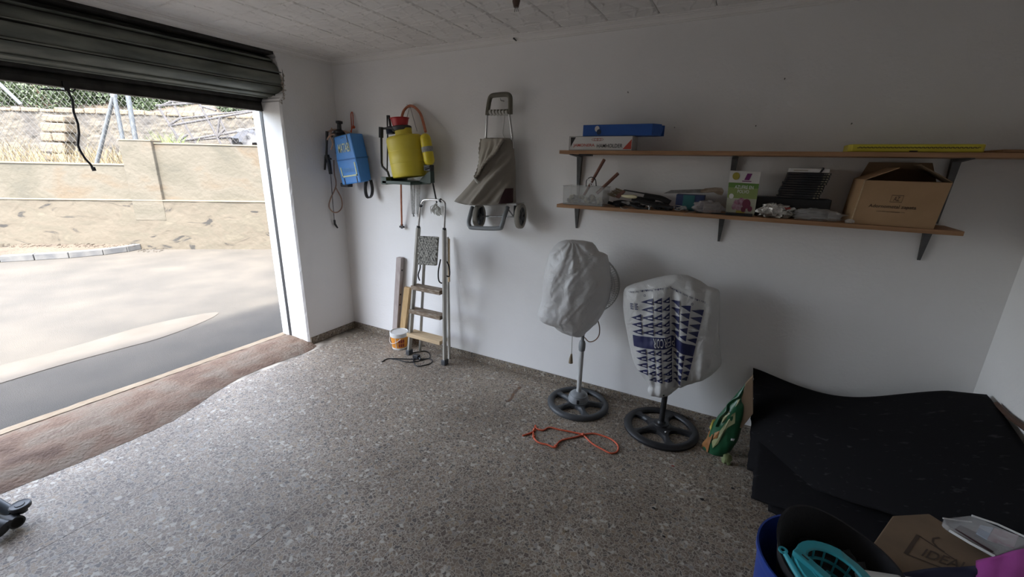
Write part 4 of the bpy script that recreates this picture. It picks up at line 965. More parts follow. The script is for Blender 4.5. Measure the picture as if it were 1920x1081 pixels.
def grille(par, c, nrm, R_, mt, depth=.085):
    nrm = V(nrm).normalized(); a = nrm.cross(V((0,0,1))).normalized(); b = a.cross(nrm)
    for sgn, nm in ((1,'front_grille'),(-1,'rear_grille')):
        mb = MB()
        for k in range(72):
            t = 2*pi*k/72; d = a*cos(t)+b*sin(t)
            mb.tube([c+nrm*sgn*depth+d*R_*.22, c+nrm*sgn*depth*.96+d*R_*.6, c+nrm*sgn*depth*.6+d*R_*.92, c+nrm*sgn*.004+d*R_], .0012, 4)
        for rr_, dd in ((.22,1),(.45,.98),(.68,.9),(.9,.66),(1,.02)):
            mb.tube([c+nrm*sgn*depth*dd+(a*cos(2*pi*i/40)+b*sin(2*pi*i/40))*R_*rr_ for i in range(41)], .002 if rr_ < 1 else .005, 4)
        mb.lathe([(0,0),(R_*.22,0),(R_*.20,.008),(0,.010)], c+nrm*sgn*depth, nrm*sgn, 20); obj(nm, mb, M[mt], par)
    mb = MB()
    for k in range(3):
        t = 2*pi*k/3; d = a*cos(t)+b*sin(t); e = -a*sin(t)+b*cos(t); s0, s1 = c+d*R_*.12, c+d*R_*.88
        mb.prism([s0-e*.03-nrm*.015, s1-e*.07-nrm*.02, s1+e*.06+nrm*.02, s0+e*.03+nrm*.015], nrm*.003)
    mb.lathe([(0,-.03),(.04,-.03),(.04,.03),(0,.035)], c, nrm, 16); obj('blades', mb, M['white'], par)
    mb = MB(); mb.lathe([(0,0),(.06,0),(.062,.07),(.04,.11),(0,.115)], c-nrm*depth, -nrm, 20); obj('motor', mb, M[mt], par, smooth=True)
# fan 1
B1 = at_z(1083.5, 755, .012); B1.z = 0
f1_ = thing('pedestal_fan', 'light grey pedestal fan on a black wheel-shaped base, left of the two', 'fan', B1)
fan_base(f1_, B1, .228, 'darkgrey', .35)
mb = MB(); mb.lathe([(.072,.036),(.074,.045),(.070,.075),(.055,.100),(.030,.112),(0,.112)], B1, (0,0,1), 30)
for k in range(4): mb.lathe([(.074-.0025*k,.048+.012*k),(.0765-.003*k,.051+.012*k),(.074-.003*k,.054+.012*k)], B1, (0,0,1), 30)
obj('hub_cover', mb, M['grey'], f1_, smooth=True)
mb = MB(); mb.lathe([(.0175,.09),(.0175,.46)], B1, (0,0,1), 16); obj('pole', mb, M['lightgrey'], f1_, smooth=True)
mb = MB(); mb.lathe([(.018,.44),(.023,.445),(.025,.47),(.024,.50),(.019,.515),(.015,.52)], B1, (0,0,1), 18); obj('height_collar', mb, M['grey'], f1_, smooth=True)
mb = MB(); mb.lathe([(.012,.50),(.012,.86)], B1, (0,0,1), 14); obj('inner_pole', mb, M['grey'], f1_, smooth=True)
mb = MB(); d = hn(B1); q = B1+d*.070+V((0,0,.045)); s_ = d.cross(V((0,0,1)))*.009; mb.prism([q-s_, q+s_, q+s_+V((0,0,.030)), q-s_+V((0,0,.030))], d*.006); obj('cord_notch', mb, M['print_black'], f1_)
H1 = B1+V((0.0,-.02,.93)); n1_ = hn(H1)-_r*.30+V((0,0,.08)); grille(f1_, H1-hn(H1)*.065+_r*.030, n1_, .205, 'lightgrey')
n_c = hn(H1)
c1p = lambda x, y, d=0.: at_pl(x, y, H1+n_c*d, n_c)
mb = MB(); mb.tube(smooth_path([c1p(x, y, -.04) for x, y in ((1120,598),(1124,612),(1123,628),(1115,638),(1104,640),(1096,632))], 6), .004, 7); pcord = obj('cord', mb, M['hose_tan'], f1_, smooth=True)
mb = MB(); mb.tube([c1p(1073,628,-.02), c1p(1072,650,-.02), c1p(1071,668,-.02)], .0035, 6); obj('cord', mb, M['whitish'], f1_, smooth=True)
mb = MB(); mb.tube([c1p(1071.5,663,-.02), c1p(1070.5,672,-.02), c1p(1070,680,-.02)], [.006,.013,.016], 10); obj('plug', mb, M['brist'], f1_, smooth=True)
# fan 2
B2 = at_z(1238.5, 801, .012); B2.z = 0
f2_ = thing('pedestal_fan', 'pedestal fan with black pole and black wheel-shaped base beside the green bag', 'fan', B2)
fan_base(f2_, B2, .245, 'black', .15)
mb = MB(); mb.lathe([(.05,.044),(.048,.052),(.030,.056),(.024,.070),(0,.07)], B2, (0,0,1), 24); obj('pole_foot', mb, M['black'], f2_, smooth=True)
mb = MB(); mb.lathe([(.0185,.05),(.0185,.62)], B2, (0,0,1), 16); obj('pole', mb, M['black'], f2_, smooth=True)
mb = MB(); q = B2+V((.045,-.085,.042)); mb.blob(q, .009, 5, .1); obj('screw', mb, M['steel'], f2_, smooth=True)
H2 = B2+V((0,-.02,.80)); grille(f2_, H2-hn(H2)*.03, hn(H2), .195, 'lightgrey', .07)

# bags over fans
def bagsurf(rows, C_, bulge, folds, seedv):
    rf_ = rowfn(rows); y0, y1 = rows[0][0], rows[-1][0]; nn = hn(C_)
    def f(x, y, e=0., back=False):
        L_, R_ = rf_(y); s = min(1, max(0, (x-L_)/max(R_-L_, .1))); t = (y-y0)/(y1-y0)
        prof = (4*s*(1-s))**.5; tv = max(0, min(1, 4*t*(1-t)))**.45
        b = bulge*prof*tv
        if not back:
            b += folds(x, y, s, t)*prof*min(1, tv*1.4)+.016*noise.noise(V((x*.04+seedv, y*.04, seedv)))*prof+.003*noise.noise(V((x*.11, y*.11, seedv)))*prof
            return at_pl(x, y, C_, nn)+nn*(b+e)
        return at_pl(x, y, C_, nn)-nn*(b*.9+.01*noise.noise(V((x*.06, y*.06, 9+seedv)))*prof)
    return f, rf_, y0, y1
def bagobj(name, surf, mt, label, nu=70, nv=70):
    f, rf_, y0, y1 = surf; mb = MB()
    def g(u, v, back=False):
        y = y0+(y1-y0)*v; L_, R_ = rf_(y); return f(L_+(R_-L_)*u, y, 0, back)
    mb.grid(lambda u, v: g(u, v), nu, nv); mb.grid(lambda u, v: g(u, v, True), 24, nv)
    return mb
rows1 = [(449,1062,1072),(451,1054,1092),(453,1048,1110),(460,1040,1117),(472,1031,1124),(476,1029,1139),(500,1022,1144),(530,1018,1147),(560,1016,1143),(575,1012,1136),(588,1008,1130),(597,1011,1124),(604,1020,1120),(608,1036,1114),(615,1043,1107),(621,1052,1100),(626,1066,1097),(631,1084,1090)]
def fold1(x, y, s, t):
    ang = math.atan2(y-445, x-1075); return .008*sin(ang*13)*max(0, 1-t*1.3)-.020*abs(noise.noise(V((x*.03, y*.022, 11))))-.014*abs(noise.noise(V((x*.08+y*.05, y*.03, 3))))
sf1 = bagsurf(rows1, H1, .155, fold1, 2.)
mb = bagobj('bag', sf1, 'bag_white', '')
bg1 = single('plastic_bag', mb, M['bag_white'], 'plain white plastic bag pulled over the head of the left fan', 'bag', smooth=True)
rows2 = [(514,1266,1276),(516,1250,1290),(520,1232,1300),(525,1212,1312),(532,1186,1322),(537,1175,1328),(541,1171,1346),(548,1169,1350),(575,1168,1350),(600,1171,1349),(620,1175,1348),(650,1181,1350),(672,1186,1353),(682,1190,1353),(692,1196,1345),(704,1204,1330),(714,1212,1305),(719,1216,1290),(722,1217,1276),(730,1214,1268),(738,1217,1258),(743,1236,1250)]
def fold2(x, y, s, t):
    cx = 1261+(y-515)*.02; d = x-cx
    cr = -.055*math.exp(-(d/9.)**2)*min(1, (y-515)/60)
    side = -.035*math.exp(-((x-(1316-(y-560)*.16))/12.)**2)
    return cr+side*.6+.010*sin(x*.33+1)*max(0, (y-640)/80.)
sf2 = bagsurf(rows2, H2, .13, fold2, 5.)
mb = bagobj('bag', sf2, 'bag_print', '', 90, 80)
bg2 = obj('plastic_bag', mb, M['bag_print'], None, smooth=True); bg2['label'] = 'white carrier bag with navy triangle print pulled over the right fan'; bg2['category'] = 'bag'
# print (local photo-crop coordinates 865x1081 of the bag front)
S2 = sf2[0]
def pr2(x, y, e=.005):
    k = max(0, (y-215)/580.); xc = 430
    x2 = xc+(x-xc)*((1-.51*k*min(1, max(0, (x-xc)/120.))) if x > xc else (1-.15*k))
    y2 = y+max(0, x2-440)*.42*(1 if x2 > 440 else 0)
    return S2(1160+x2/4.325, 500+y2/4.325, e)
def tri_print(mb, ax_, ay, bx, by0, by1, n=4):
    # apex (ax,ay), base x=bx from by0..by1 ; strips for conformity
    n = 8; q = []
    for i in range(n+1):
        t = i/n; x = ax_+(bx-ax_)*t; lo, hi = ay+(by0-ay)*t, ay+(by1-ay)*t
        q.append([pr2(x, lo+(hi-lo)*j/4) for j in range(5)])
    for a, b in zip(q, q[1:]):
        for j in range(4): mb.add([a[j], b[j], b[j+1], a[j+1]], [(0,1,2,3)])
mb = MB()
cols = [(98,188,345,3),(188,288,222,5),(288,360,216,5),(364,420,214,5),(428,500,214,5),(506,588,214,5),(594,690,214,5)]
for (x0, x1, y0, k) in cols:
    for j in range(k):
        ya = y0+j*59 if k == 5 else y0+j*56
        if ya+52 > 514: continue
        tri_print(mb, x0, ya+34, x1, ya, ya+51)
cols = [(112,212,5),(218,288,5),(292,350,5),(354,438,5),(446,510,5),(516,600,5),(604,700,4)]
for ci, (x0, x1, k) in enumerate(cols):
    for j in range(k):
        ya = 614+j*57
        if ci == 0 and j > 3: continue
        if ya+50 > 905: continue
        tri_print(mb, x0, ya+32, x1, ya, ya+50)
mb.grid(lambda u, v: pr2(100+595*u, 518+91*v), 64, 10)
def line_text(mb, t, fn):
    # split long text in characters so it follows the curve
    n = len(t)
    for i, ch in enumerate(t):
        if ch == ' ': continue
        vs, fs = text2d(ch); u0 = i/n; w_ = 1/n*.82
        h0, h1 = (0, 1)
        if ch in '.,': h0, h1 = 0, .2
        elif ch in 'aceiorsuzn': h1 = .72
        mb.add([fn(u0+x*w_, h0+(h1-h0)*y) for x, y in vs], fs)
def top_txt(u, v):
    x = 700-615*u; arc = 182-45*sin(pi*min(1, max(0, (x-85)/700.)))+max(0, (x-430))*.0
    yb = (190-(x-85)*.145) if x < 430 else (150+(x-430)*.42)
    k = (yb-12)+14*(1-v)*-1+14
    return S2(1160+x/4.325, 500+(yb-6+14*v)/4.325, .0035)
line_text(mb, 'Esta bolsa esta hecha de plastico 70% reciclado. Reutilizala, por favor.', top_txt)
for (x, y) in ((222,207),(598,265)):
    c_ = [S2(1160+(x+9*cos(a))/4.325, 500+(y+9*sin(a))/4.325, .004) for a in [i*pi/4 for i in range(8)]]; d_ = [S2(1160+(x+6*cos(a))/4.325, 500+(y+6*sin(a))/4.325, .004) for a in [i*pi/4 for i in range(8)]]
    mb.add(c_+d_, [(i, (i+1) % 8, 8+(i+1) % 8, 8+i) for i in range(8)])
for i in range(5):
    for j in range(2):
        x, y = 100+j*38, 268+i*10; mb.add([pr2(x,y), pr2(x+26-8*(i % 2),y), pr2(x+26-8*(i % 2),y+6), pr2(x,y+6)], [(0,1,2,3)])
obj('navy_print', mb, M['navy'], bg2, kind='stuff')
mb = MB()
# HIPERCOR upside-down: string runs right to left
word = 'PERCOR'; 
for i, ch in enumerate(word):
    vs, fs = text2d(ch, .012); xr_ = 463-i*31
    mb.add([pr2(xr_-x*26, 525+y*72, .008) for x, y in vs], fs)
for (x0, x1, y0, k) in [(98,188,345,3),(188,288,222,5),(288,360,216,5),(364,420,214,5)]:
    for j in range(k):
        ya = (y0+j*59 if k == 5 else y0+j*56)
        if ya+52 > 514: continue
        xm = x0+(x1-x0)*.55; mb.add([pr2(xm,ya+26,.008), pr2(x1-6,ya+24,.008), pr2(x1-6,ya+33,.008), pr2(xm,ya+35,.008)], [(0,1,2,3)])
for (x0, x1, k) in [(112,212,5),(218,288,5),(292,350,5),(354,438,5)]:
    for j in range(k):
        ya = 614+j*57; xm = x0+(x1-x0)*.55
        if x0 < 200 and j > 3: continue
        mb.add([pr2(xm,ya+25,.008), pr2(x1-6,ya+23,.008), pr2(x1-6,ya+32,.008), pr2(xm,ya+34,.008)], [(0,1,2,3)])
obj('white_lettering', mb, M['bag_print'], bg2, kind='stuff')
mb = MB(); c = S2(1245.3, 734, .004); mb.blob(c, .006, 5, .1); obj('bag_hole', mb, M['print_black'], bg2)

# ---- red cord on floor, stains, debris
rc = thing('knotted_cord', 'orange-red knotted cord lying on the floor by the fan bases', 'cord', at_z(1070, 820))
ztube('cord', ((980,816),(990,813),(1000,808),(1004,797),(1006,803),(1018,806),(1030,801),(1050,805),(1075,810),(1092,814),(1102,823),(1112,832),(1130,842),(1145,849),(1157,846),(1159,836),(1152,827),(1140,820),(1122,814),(1110,812),(1095,814),(1078,819),(1055,824),(1046,830),(1040,838),(1026,833),(1010,829),(1001,820),(1000,810)), .0055, 'cord_red', rc, k=5)
mb = MB()
for (x, y) in ((1002,806),(1001,818),(1093,814),(1042,836)): mb.blob(at_z(x, y, .010), .011, 5, .4, 3, x)
obj('knot', mb, M['cord_red'], rc, smooth=True)
mb = MB()
ar = [at_z(x, y, .0012) for x, y in ((948,722),(960,720),(972,722),(976,725),(968,731),(962,739),(956,750),(948,752),(952,744),(964,733),(968,727),(958,724))]
pts_ = smooth_path(ar[:4], 4); pts2 = smooth_path([ar[3], ar[4], ar[5], ar[6], ar[7]], 4)
for pp, wv in ((pts_, .004), (pts2, .010)):
    for a, b in zip(pp, pp[1:]):
        d = (b-a).normalized(); s_ = V((-d.y, d.x, 0))*wv*random.uniform(.5, 1.2); mb.add([a-s_, b-s_, b+s_, a+s_], [(0,1,2,3)])
so = obj('rust_stain', mb, M['stain'], floor)
random.seed(21)
bits = [(929,683,'small reddish dust clump on the floor against the back skirting','tan',.014),(1058,995,'tiny orange-brown crumb on the open floor near the bottom','tan',.006),(1245,1005,'dark crumb on the floor left of the blue bin','dark',.006),(1316,935,'short dark twig on the floor left of the black mat','dark',.008),(1226,952,'bent black wire bit on the floor below the right fan','dark',.007),(1374,915,'dark flake on the floor beside the edge of the black mat','dark',.007),(1262,873,'dark red flake on the floor under the right fan base','red',.007),(1034,796,'small cream crumb at the rim of the left fan base','cream',.006)]
for x, y, lb, kd, r_ in bits:
    mb = MB(); mb.blob(at_z(x, y, r_*.35), r_, 5, .6, 3, x, (1.4, .9, .35)); single('floor_debris', mb, M[{'tan':'brist','dark':'black_rough','red':'dred','cream':'cream_pl'}[kd]], lb, 'debris')

# ================================================================== SHELVES
def bracket(par, x, zt, zb, hx=0.02, arm=.20):
    m_ = MB(); w2 = .013
    # tapered folded-steel bracket: wall leg and arm, channel section
    m_.hexa([(x-.017,-.034,zt), (x+.017,-.034,zt), (x+.017,-.0005,zt), (x-.017,-.0005,zt), (x-.006,-.010,zb), (x+.006,-.010,zb), (x+.006,-.0005,zb), (x-.006,-.0005,zb)])
    m_.hexa([(x-.017,-.030,zt), (x+.017,-.030,zt), (x+.008,-arm,zt), (x-.008,-arm,zt), (x-.017,-.030,zt-.016), (x+.017,-.030,zt-.016), (x+.008,-arm,zt-.005), (x-.008,-arm,zt-.005)])
    return obj('bracket', m_, M['bracket'], par)
ZU, ZL = 1.822, 1.474
us = thing('wall_shelf', 'upper long pine shelf board on metal brackets', 'shelf', (3.5,-.12,ZU), )
mb = MB(); mb.box((2.385,-.25,ZU-.022), (4.735,-.004,ZU)); obj('board', mb, M['wood'], us, bevel=.002)
for x in (2.445, 3.418, 4.391): bracket(us, x, ZU-.022, ZU-.34)
ls = thing('wall_shelf', 'lower pine shelf board below the other, crowded with tools and boxes', 'shelf', (3.4,-.12,ZL))
mb = MB(); mb.box((2.385,-.25,ZL-.022), (4.425,-.004,ZL)); obj('board', mb, M['wood'], ls, bevel=.002)
for x in (2.450, 3.400, 4.365): bracket(ls, x, ZL-.022, ZL-.022-.165)
# second board end resting at the right of upper shelf
mb = MB(); mb.box((4.47,-.225,ZU+.002), (4.73,-.03,ZU+.014)); single('wood_offcut', mb, M['wood'], 'thin dark wood offcut lying at the right end of the upper shelf', 'board', bevel=.002)
mb = MB(); mb.box((2.515,-.235,ZU-.034), (2.60,-.20,ZU-.0225)); single('metal_strip', mb, M['black'], 'small black strip fixed under the left end of the upper shelf', 'strip')

def carton(name, label, x0, x1, y0, y1, z0, z1, mt, rot=0, piv=None, cat='box'):
    t = thing(name, label, cat, ((x0+x1)/2, (y0+y1)/2, z0)); t.rotation_euler = (0,0,0)
    m_ = MB(); m_.box((x0,y0,z0), (x1,y1,z1)); obj('carton', m_, M[mt], t, bevel=.0015); return t
# JAMONERA box
F = -.225
xa, xb = at_y(1067.5, 268, F).x, at_y(1186, 268, F).x; z1_ = at_y(1120, 255, F).z; ZU2 = ZU+.001
jb = carton('cardboard_box', 'white flat box lettered JAMONERA on the upper shelf', xa, xb, F, F+.13, ZU2, z1_, 'white_paper')
fq = quadfn((xa,F-.001,ZU2), (xb,F-.001,ZU2), (xb,F-.001,z1_), (xa,F-.001,z1_))
mb = MB(); text(mb, 'JAMONERA', lambda u, v: fq(.07+.35*u, .20+.27*v)); poly_on(mb, fq, [(.86,.10),(.985,.10),(.985,.78)]); obj('red_print', mb, M['print_red'], jb)
mb = MB(); text(mb, 'HAMHOLDER', lambda u, v: fq(.455+.40*u, .19+.27*v)); poly_on(mb, fq, [(.025,.22),(.02,.93),(.105,.93)])
for a, b, c_, d_ in ((0,0,1,.02),(0,.97,1,.99),(0,0,.006,1),(.994,0,1,1)): poly_on(mb, fq, [(a,b),(c_,b),(c_,d_),(a,d_)])
obj('black_print', mb, M['print_black'], jb)
mb = MB()
for dx, rr_ in ((.42,.055),(.46,.06),(.50,.055)):
    o1 = [(dx+rr_*cos(a), .76+.10*sin(a)) for a in [i*pi/8 for i in range(16)]]; o2 = [(dx+rr_*.88*cos(a), .76+.07*sin(a)) for a in [i*pi/8 for i in range(16)]]
    mb.add([fq(*p) for p in o1+o2], [(i, (i+1) % 16, 16+(i+1) % 16, 16+i) for i in range(16)])
obj('emblem', mb, mat('faded_red', (.40,.16,.13), rough=.7), jb)
# blue box on it
F2 = -.215; xa2, xb2 = at_y(1093, 245, F2).x, at_y(1223, 245, F2).x; zb2 = z1_+.001; zt2 = at_y(1150, 233, F2).z
bb_ = thing('cardboard_box', 'long blue box with an open end lying on the white lettered box', 'box', ((xa2+xb2)/2, -.15, zb2))
mb = MB(); mb.box((xa2,F2,zb2), (xb2,F2+.12,zt2)); obj('carton', mb, M['boxblue'], bb_, bevel=.002)
mb = MB(); mb.prism([(xb2,F2+.002,zb2), (xb2,F2+.002,zt2), (xb2+.045,F2+.03,zt2-.003), (xb2+.055,F2+.035,(zb2+zt2)/2), (xb2+.045,F2+.03,zb2)], (0,.002,0))
mb.prism([(xb2,F2+.117,zb2), (xb2,F2+.117,zt2), (xb2+.05,F2+.11,zt2-.004), (xb2+.05,F2+.11,zb2+.002)], (0,.002,0)); mb.prism([(xb2,F2,zb2+.001),(xb2+.035,F2+.02,zb2+.001),(xb2+.035,F2+.1,zb2+.001),(xb2,F2+.12,zb2+.001)], (0,0,.002)); obj('end_flap', mb, M['boxblue'], bb_)
mb = MB(); mb.box((xb2-.001,F2+.006,zb2+.006), (xb2+.0015,F2+.114,zt2-.006)); obj('open_end', mb, M['boxblue_in'], bb_)
fq = quadfn((xa2,F2-.001,zb2), (xb2,F2-.001,zb2), (xb2,F2-.001,zt2), (xa2,F2-.001,zt2))
def disc(mb, fn, cx, cy, rx, ry, n=18): poly_on(mb, fn, [(cx+rx*cos(2*pi*i/n), cy+ry*sin(2*pi*i/n)) for i in range(n)])
mb = MB(); disc(mb, fq, .215, .64, .035, .26); obj('white_disc', mb, M['white_paper'], bb_)
mb = MB(); disc(mb, lambda u, v: fq(u, v)+V((0,-.0004,0)), .245, .36, .033, .25); obj('dark_disc', mb, mat('dark_blue_print', (.015,.03,.07), rough=.5), bb_)
# yellow box
F3 = -.235; xa3, xb3 = at_y(1597, 280, F3).x, at_y(1843, 280, F3).x; zt3 = at_y(1700, 270, F3).z
yb_ = thing('tool_case', 'flat yellow box lying on the right of the upper shelf', 'box', ((xa3+xb3)/2, -.15, ZU))
mb = MB(); mb.prism([(xa3,F3,ZU2), (xb3-.0,F3,ZU2), (xb3+.012,F3+.02,ZU2), (xb3+.012,F3+.16,ZU2), (xa3-.012,F3+.16,ZU2), (xa3-.012,F3+.03,ZU2)], (0,0,zt3-ZU2)); obj('case', mb, M['yellow_card'], yb_, bevel=.004)
mb = MB(); zz = ZU2+(zt3-ZU2)*.55
for i in range(60):
    x = xa3+.02+(xb3-xa3-.03)*i/60; mb.box((x, F3-.0015, zz+(.0015 if i % 2 else -.0015)-.0015), (x+.009, F3, zz+(.0015 if i % 2 else -.0015)+.0015))
obj('zigzag_seam', mb, M['card_print'], yb_, kind='stuff')
mb = MB(); mb.box(((xa3+xb3)/2-.015, F3-.002, ZU2), ((xa3+xb3)/2+.015, F3, ZU2+.006)); obj('latch', mb, M['card_print'], yb_)

Z = ZL+.001
# plastic tub with contents and handles
F4 = -.235; xa, xb = at_y(1056, 365, F4).x, at_y(1130, 370, F4).x; zt = at_y(1090, 349, F4).z
tb4 = thing('plastic_tub', 'milky clear plastic tub of odds and ends at the left end of the lower shelf', 'tub', ((xa+xb)/2, -.16, Z))
mb = MB(); yb = F4+.15
for (a, b) in (((xa,F4,Z),(xb,yb,Z+.003)), ((xa,F4,Z),(xa+.002,yb,zt)), ((xb-.002,F4,Z),(xb,yb,zt)), ((xa,F4,Z),(xb,F4+.002,zt)), ((xa,yb-.002,Z),(xb,yb,zt))): mb.box(a, b)
mb.box((xa-.004,F4-.004,zt-.003), (xb+.004,F4+.001,zt)); mb.box((xa-.004,yb-.001,zt-.003), (xb+.004,yb+.004,zt)); mb.box((xa-.004,F4,zt-.003), (xa+.001,yb,zt)); mb.box((xb-.001,F4,zt-.003), (xb+.004,yb,zt))
obj('tub', mb, M['tub'], tb4)
random.seed(31); mb = MB()
mats_c = ['cream_pl','darkgrey','grey','brist','steel']
for i in range(26):
    p = V((random.uniform(xa+.03, xb-.03), random.uniform(F4+.03, yb-.03), Z+random.uniform(.015, .05))); mb.blob(p, random.uniform(.012,.02), 5, .5, 2, i)
single('hardware_pile', mb, [mat('mixed_bits', (.10,.09,.10), (.40,.36,.24), 25, rough=.6)], 'jumble of small hardware inside the plastic tub', 'hardware', kind='stuff')
def stick(name, a, b, r0, r1, mt, lb, cat): m_ = MB(); m_.tube([a, a.lerp(b, .5), b, b+(b-a).normalized()*.003], [r0, (r0+r1)/2, r1, r1*.6], 10); return single(name, m_, M[mt], lb, cat, smooth=True)
stick('wooden_stick', at_y(1100, 352, -.15)-V((.015,0,.05)), at_y(1133, 299, -.10), .009, .011, 'handle_wood', 'longer brown wooden stick poking out of the plastic tub', 'stick')
stick('wooden_stick', at_y(1128, 350, -.14)-V((.03,0,.045)), at_y(1159, 325, -.10), .011, .011, 'handle_wood', 'shorter reddish wooden stick leaning at the right of the tub', 'stick')
mb = MB(); mb.tube(smooth_path([at_y(x, y, -.17) for x, y in ((1099,350),(1100,338),(1108,332),(1116,336),(1118,349))], 5), .003, 6); single('cable_loop', mb, M['black'], 'thin black wire loop rising from the plastic tub', 'wire', smooth=True)
mb = MB(); mb.tube([at_y(1101,334,-.19), at_y(1108,342,-.19), at_y(1114,348,-.19)], .003, 5); mb.tube([at_y(1108,350,-.19), at_y(1106,341,-.19), at_y(1110,338,-.19)], .003, 5); single('cable_tie', mb, M['white'], 'white plastic tie sticking up from the tub', 'tie')
# tool heap: brush, trowel, belts
def on_shelf(x, y, z=Z): return at_z(x, y, z)
mb = MB(); a = at_y(1146, 358, -.16); 
mb.prism([at_y(1152,369,-.17), at_y(1160,372,-.17), at_y(1172,359,-.17), at_y(1168,356,-.17)], (0,.02,0)); bo = single('wall_brush', mb, M['handle_wood'], 'brown brush with cream handle on the lower shelf beside the tub', 'brush', bevel=.002)
mb = MB(); random.seed(2)
for i in range(90):
    t = random.random(); q = at_y(1152+18*t, 370-12*t, -.165+random.uniform(0,.02)); mb.tube([q, q+V((-.035-.02*random.random(), 0, .012+.01*random.random()))], .001, 3)
bo2 = obj('bristles', mb, M['brist'], bo, kind='stuff'); bo2.location = -V(bo.location)
mb = MB(); mb.tube(smooth_path([at_y(1166,367,-.20), at_y(1176,368,-.21), at_y(1186,368.5,-.215), at_y(1194,369,-.22)], 4), [.008,.007,.0085,.010,.011,.0115,.012,.012,.012,.012,.011,.010,.006], 10); bh = obj('handle', mb, M['cream_pl'], bo, smooth=True); bh.location = -V(bo.location)
def strapy(name, px, Y, wz, mt, lb, cat, group=None):
    m_ = MB(); pts = smooth_path([at_y(p[0], p[1], p[2] if len(p) > 2 else Y) for p in px], 4); m_.tube(pts, wz, 8, flat=.45); return single(name, m_, M[mt], lb, cat, group, smooth=True)
strapy('metal_ruler', ((1170,356),(1205,362),(1237,368)), -.08, .006, 'darkgrey', 'dark thin metal bar slanting over the tool heap', 'bar')
strapy('black_holster', ((1208,366),(1225,369),(1240,372),(1256,380)), -.13, .022, 'black', 'black tool holster in the middle of the tool heap', 'holster')
strapy('black_pouch', ((1150,381),(1165,379),(1182,382),(1200,381)), -.15, .020, 'black_rough', 'crumpled black pouch under the cream-handled brush', 'pouch')
strapy('folded_belt', ((1198,378),(1212,380),(1235,385),(1262,389)), -.20, .012, 'black', 'black folded strap on the shelf front right of the pouch', 'strap')
strapy('black_glove', ((1185,372),(1200,373),(1216,377),(1228,378)), -.13, .020, 'black_rough', 'black glove lying between pouch and holster', 'glove')
strapy('black_rag', ((1140,379),(1147,381),(1154,383)), -.14, .012, 'black_rough', 'small black rag right beside the plastic tub', 'rag')
def pliers(x, y, yy, rot, label, mt):
    c = at_y(x, y, yy); c.z = Z+.030; t = thing('pliers', label, 'pliers', c); d = V((cos(rot), sin(rot)*.3, -.12)).normalized(); e = V((-.1, .35, .9)).normalized()
    for sg in (1, -1):
        m_ = MB(); m_.tube(smooth_path([c, c+d*.03+e*.012*sg, c+d*.07+e*.020*sg, c+d*.13+e*.012*sg], 4), [.004]*4+[.0065]*9, 7); obj('grip', m_, M[mt], t, smooth=True)
    m_ = MB(); m_.prism([c-d*.005-e*.010, c-d*.045-e*.003, c-d*.045+e*.003, c-d*.005+e*.010], (0,.008,0)); m_.lathe([(0,-.005),(.011,-.005),(.011,.008),(0,.008)], c, (0,1,0), 12); obj('jaw', m_, M['steel'], t)
pliers(1216, 378, -.17, -.1, 'dark pliers with black grips lying on the shelf over the tool heap', 'black')
pliers(1178, 380, -.20, .2, 'small dark pliers at the front of the tool heap below the brush', 'darkgrey')
for (x, y, lb) in ((1160,385,'small black plastic piece under the pliers below the brush'),(1202,384,'black rubber scrap left of the folded strap'),(1233,384,'dark crumpled scrap right of the pouch'),(1255,384,'small dark lump at the right end of the tool heap')):
    mb = MB(); c = at_y(x, y, -.18); c.z = Z+.012; mb.blob(c, .016, 7, .7, 2.6, x, (1.6,1,.7)); mb.v = [(a, b, max(c_, Z+.0005)) for a, b, c_ in mb.v]; single('black_scrap', mb, M['black_rough'], lb, 'scrap')
mb = MB(); mb.tube(smooth_path([on_shelf(x, y, Z+.002) for x, y in ((1143,381),(1152,379),(1160,384),(1167,391),(1178,391))], 5), .0015, 5); single('white_string', mb, M['whitish'], 'white string curling over the shelf edge below the brush', 'string')
mb = MB(); mb.tube(smooth_path([on_shelf(x, y, Z+.002) for x, y in ((1178,384),(1184,381),(1191,383),(1193,387))], 5), .0015, 5); single('white_string', mb, M['whitish'], 'short white string loop on the shelf left of the knob', 'string')
c = at_y(1217.5, 391, -.235); c.z = Z+.012; mb = MB(); mb.lathe([(0,-.012),(.005,-.012),(.005,.004),(.012,.006),(.013,.014),(0,.015)], c, (0,0,1), 14); single('bolt', mb, M['steel'], 'small metal bolt standing on the front edge of the lower shelf', 'bolt', smooth=True)
# teal box
F5 = -.13; xa, xb = at_y(1267, 375, F5).x, at_y(1320, 375, F5).x; zt = at_y(1290, 365, F5).z
bx = carton('small_carton', 'dark blue carton with teal label behind the saw on the lower shelf', xa, xb, F5, F5+.08, Z, zt, 'boxblue_in')
mb = MB(); x_a, x_b = at_y(1281,370,F5).x, at_y(1303,370,F5).x; mb.box((x_a,F5-.0015,Z+.004), (x_b,F5,zt-.002)); obj('label', mb, M['teal_card'], bx)
# hand saw
sw = thing('hand_saw', 'old hand saw with wooden handle resting on the dark blue carton', 'saw', at_y(1300, 362, -.1))
bl_ = [at_y(x, y, -.115) for x, y in ((1244,364),(1258,358),(1322,356),(1322,363),(1262,364))]
zoff = zt+.001-min(p.z for p in bl_)
bl_ = [p+V((0,0,zoff)) for p in bl_]
mb = MB(); mb.prism(bl_, (0,.002,0)); obj('blade', mb, M['steel'], sw)
mb = MB(); hq = [at_y(x, y, -.115)+V((0,-.008,zoff)) for x, y in ((1312,359),(1322,355),(1340,353),(1354,354),(1357,360),(1354,368),(1346,366),(1338,362),(1326,363),(1314,363))]; mb.prism(hq, (0,.018,0)); obj('handle', mb, M['wood_step'], sw, bevel=.004)
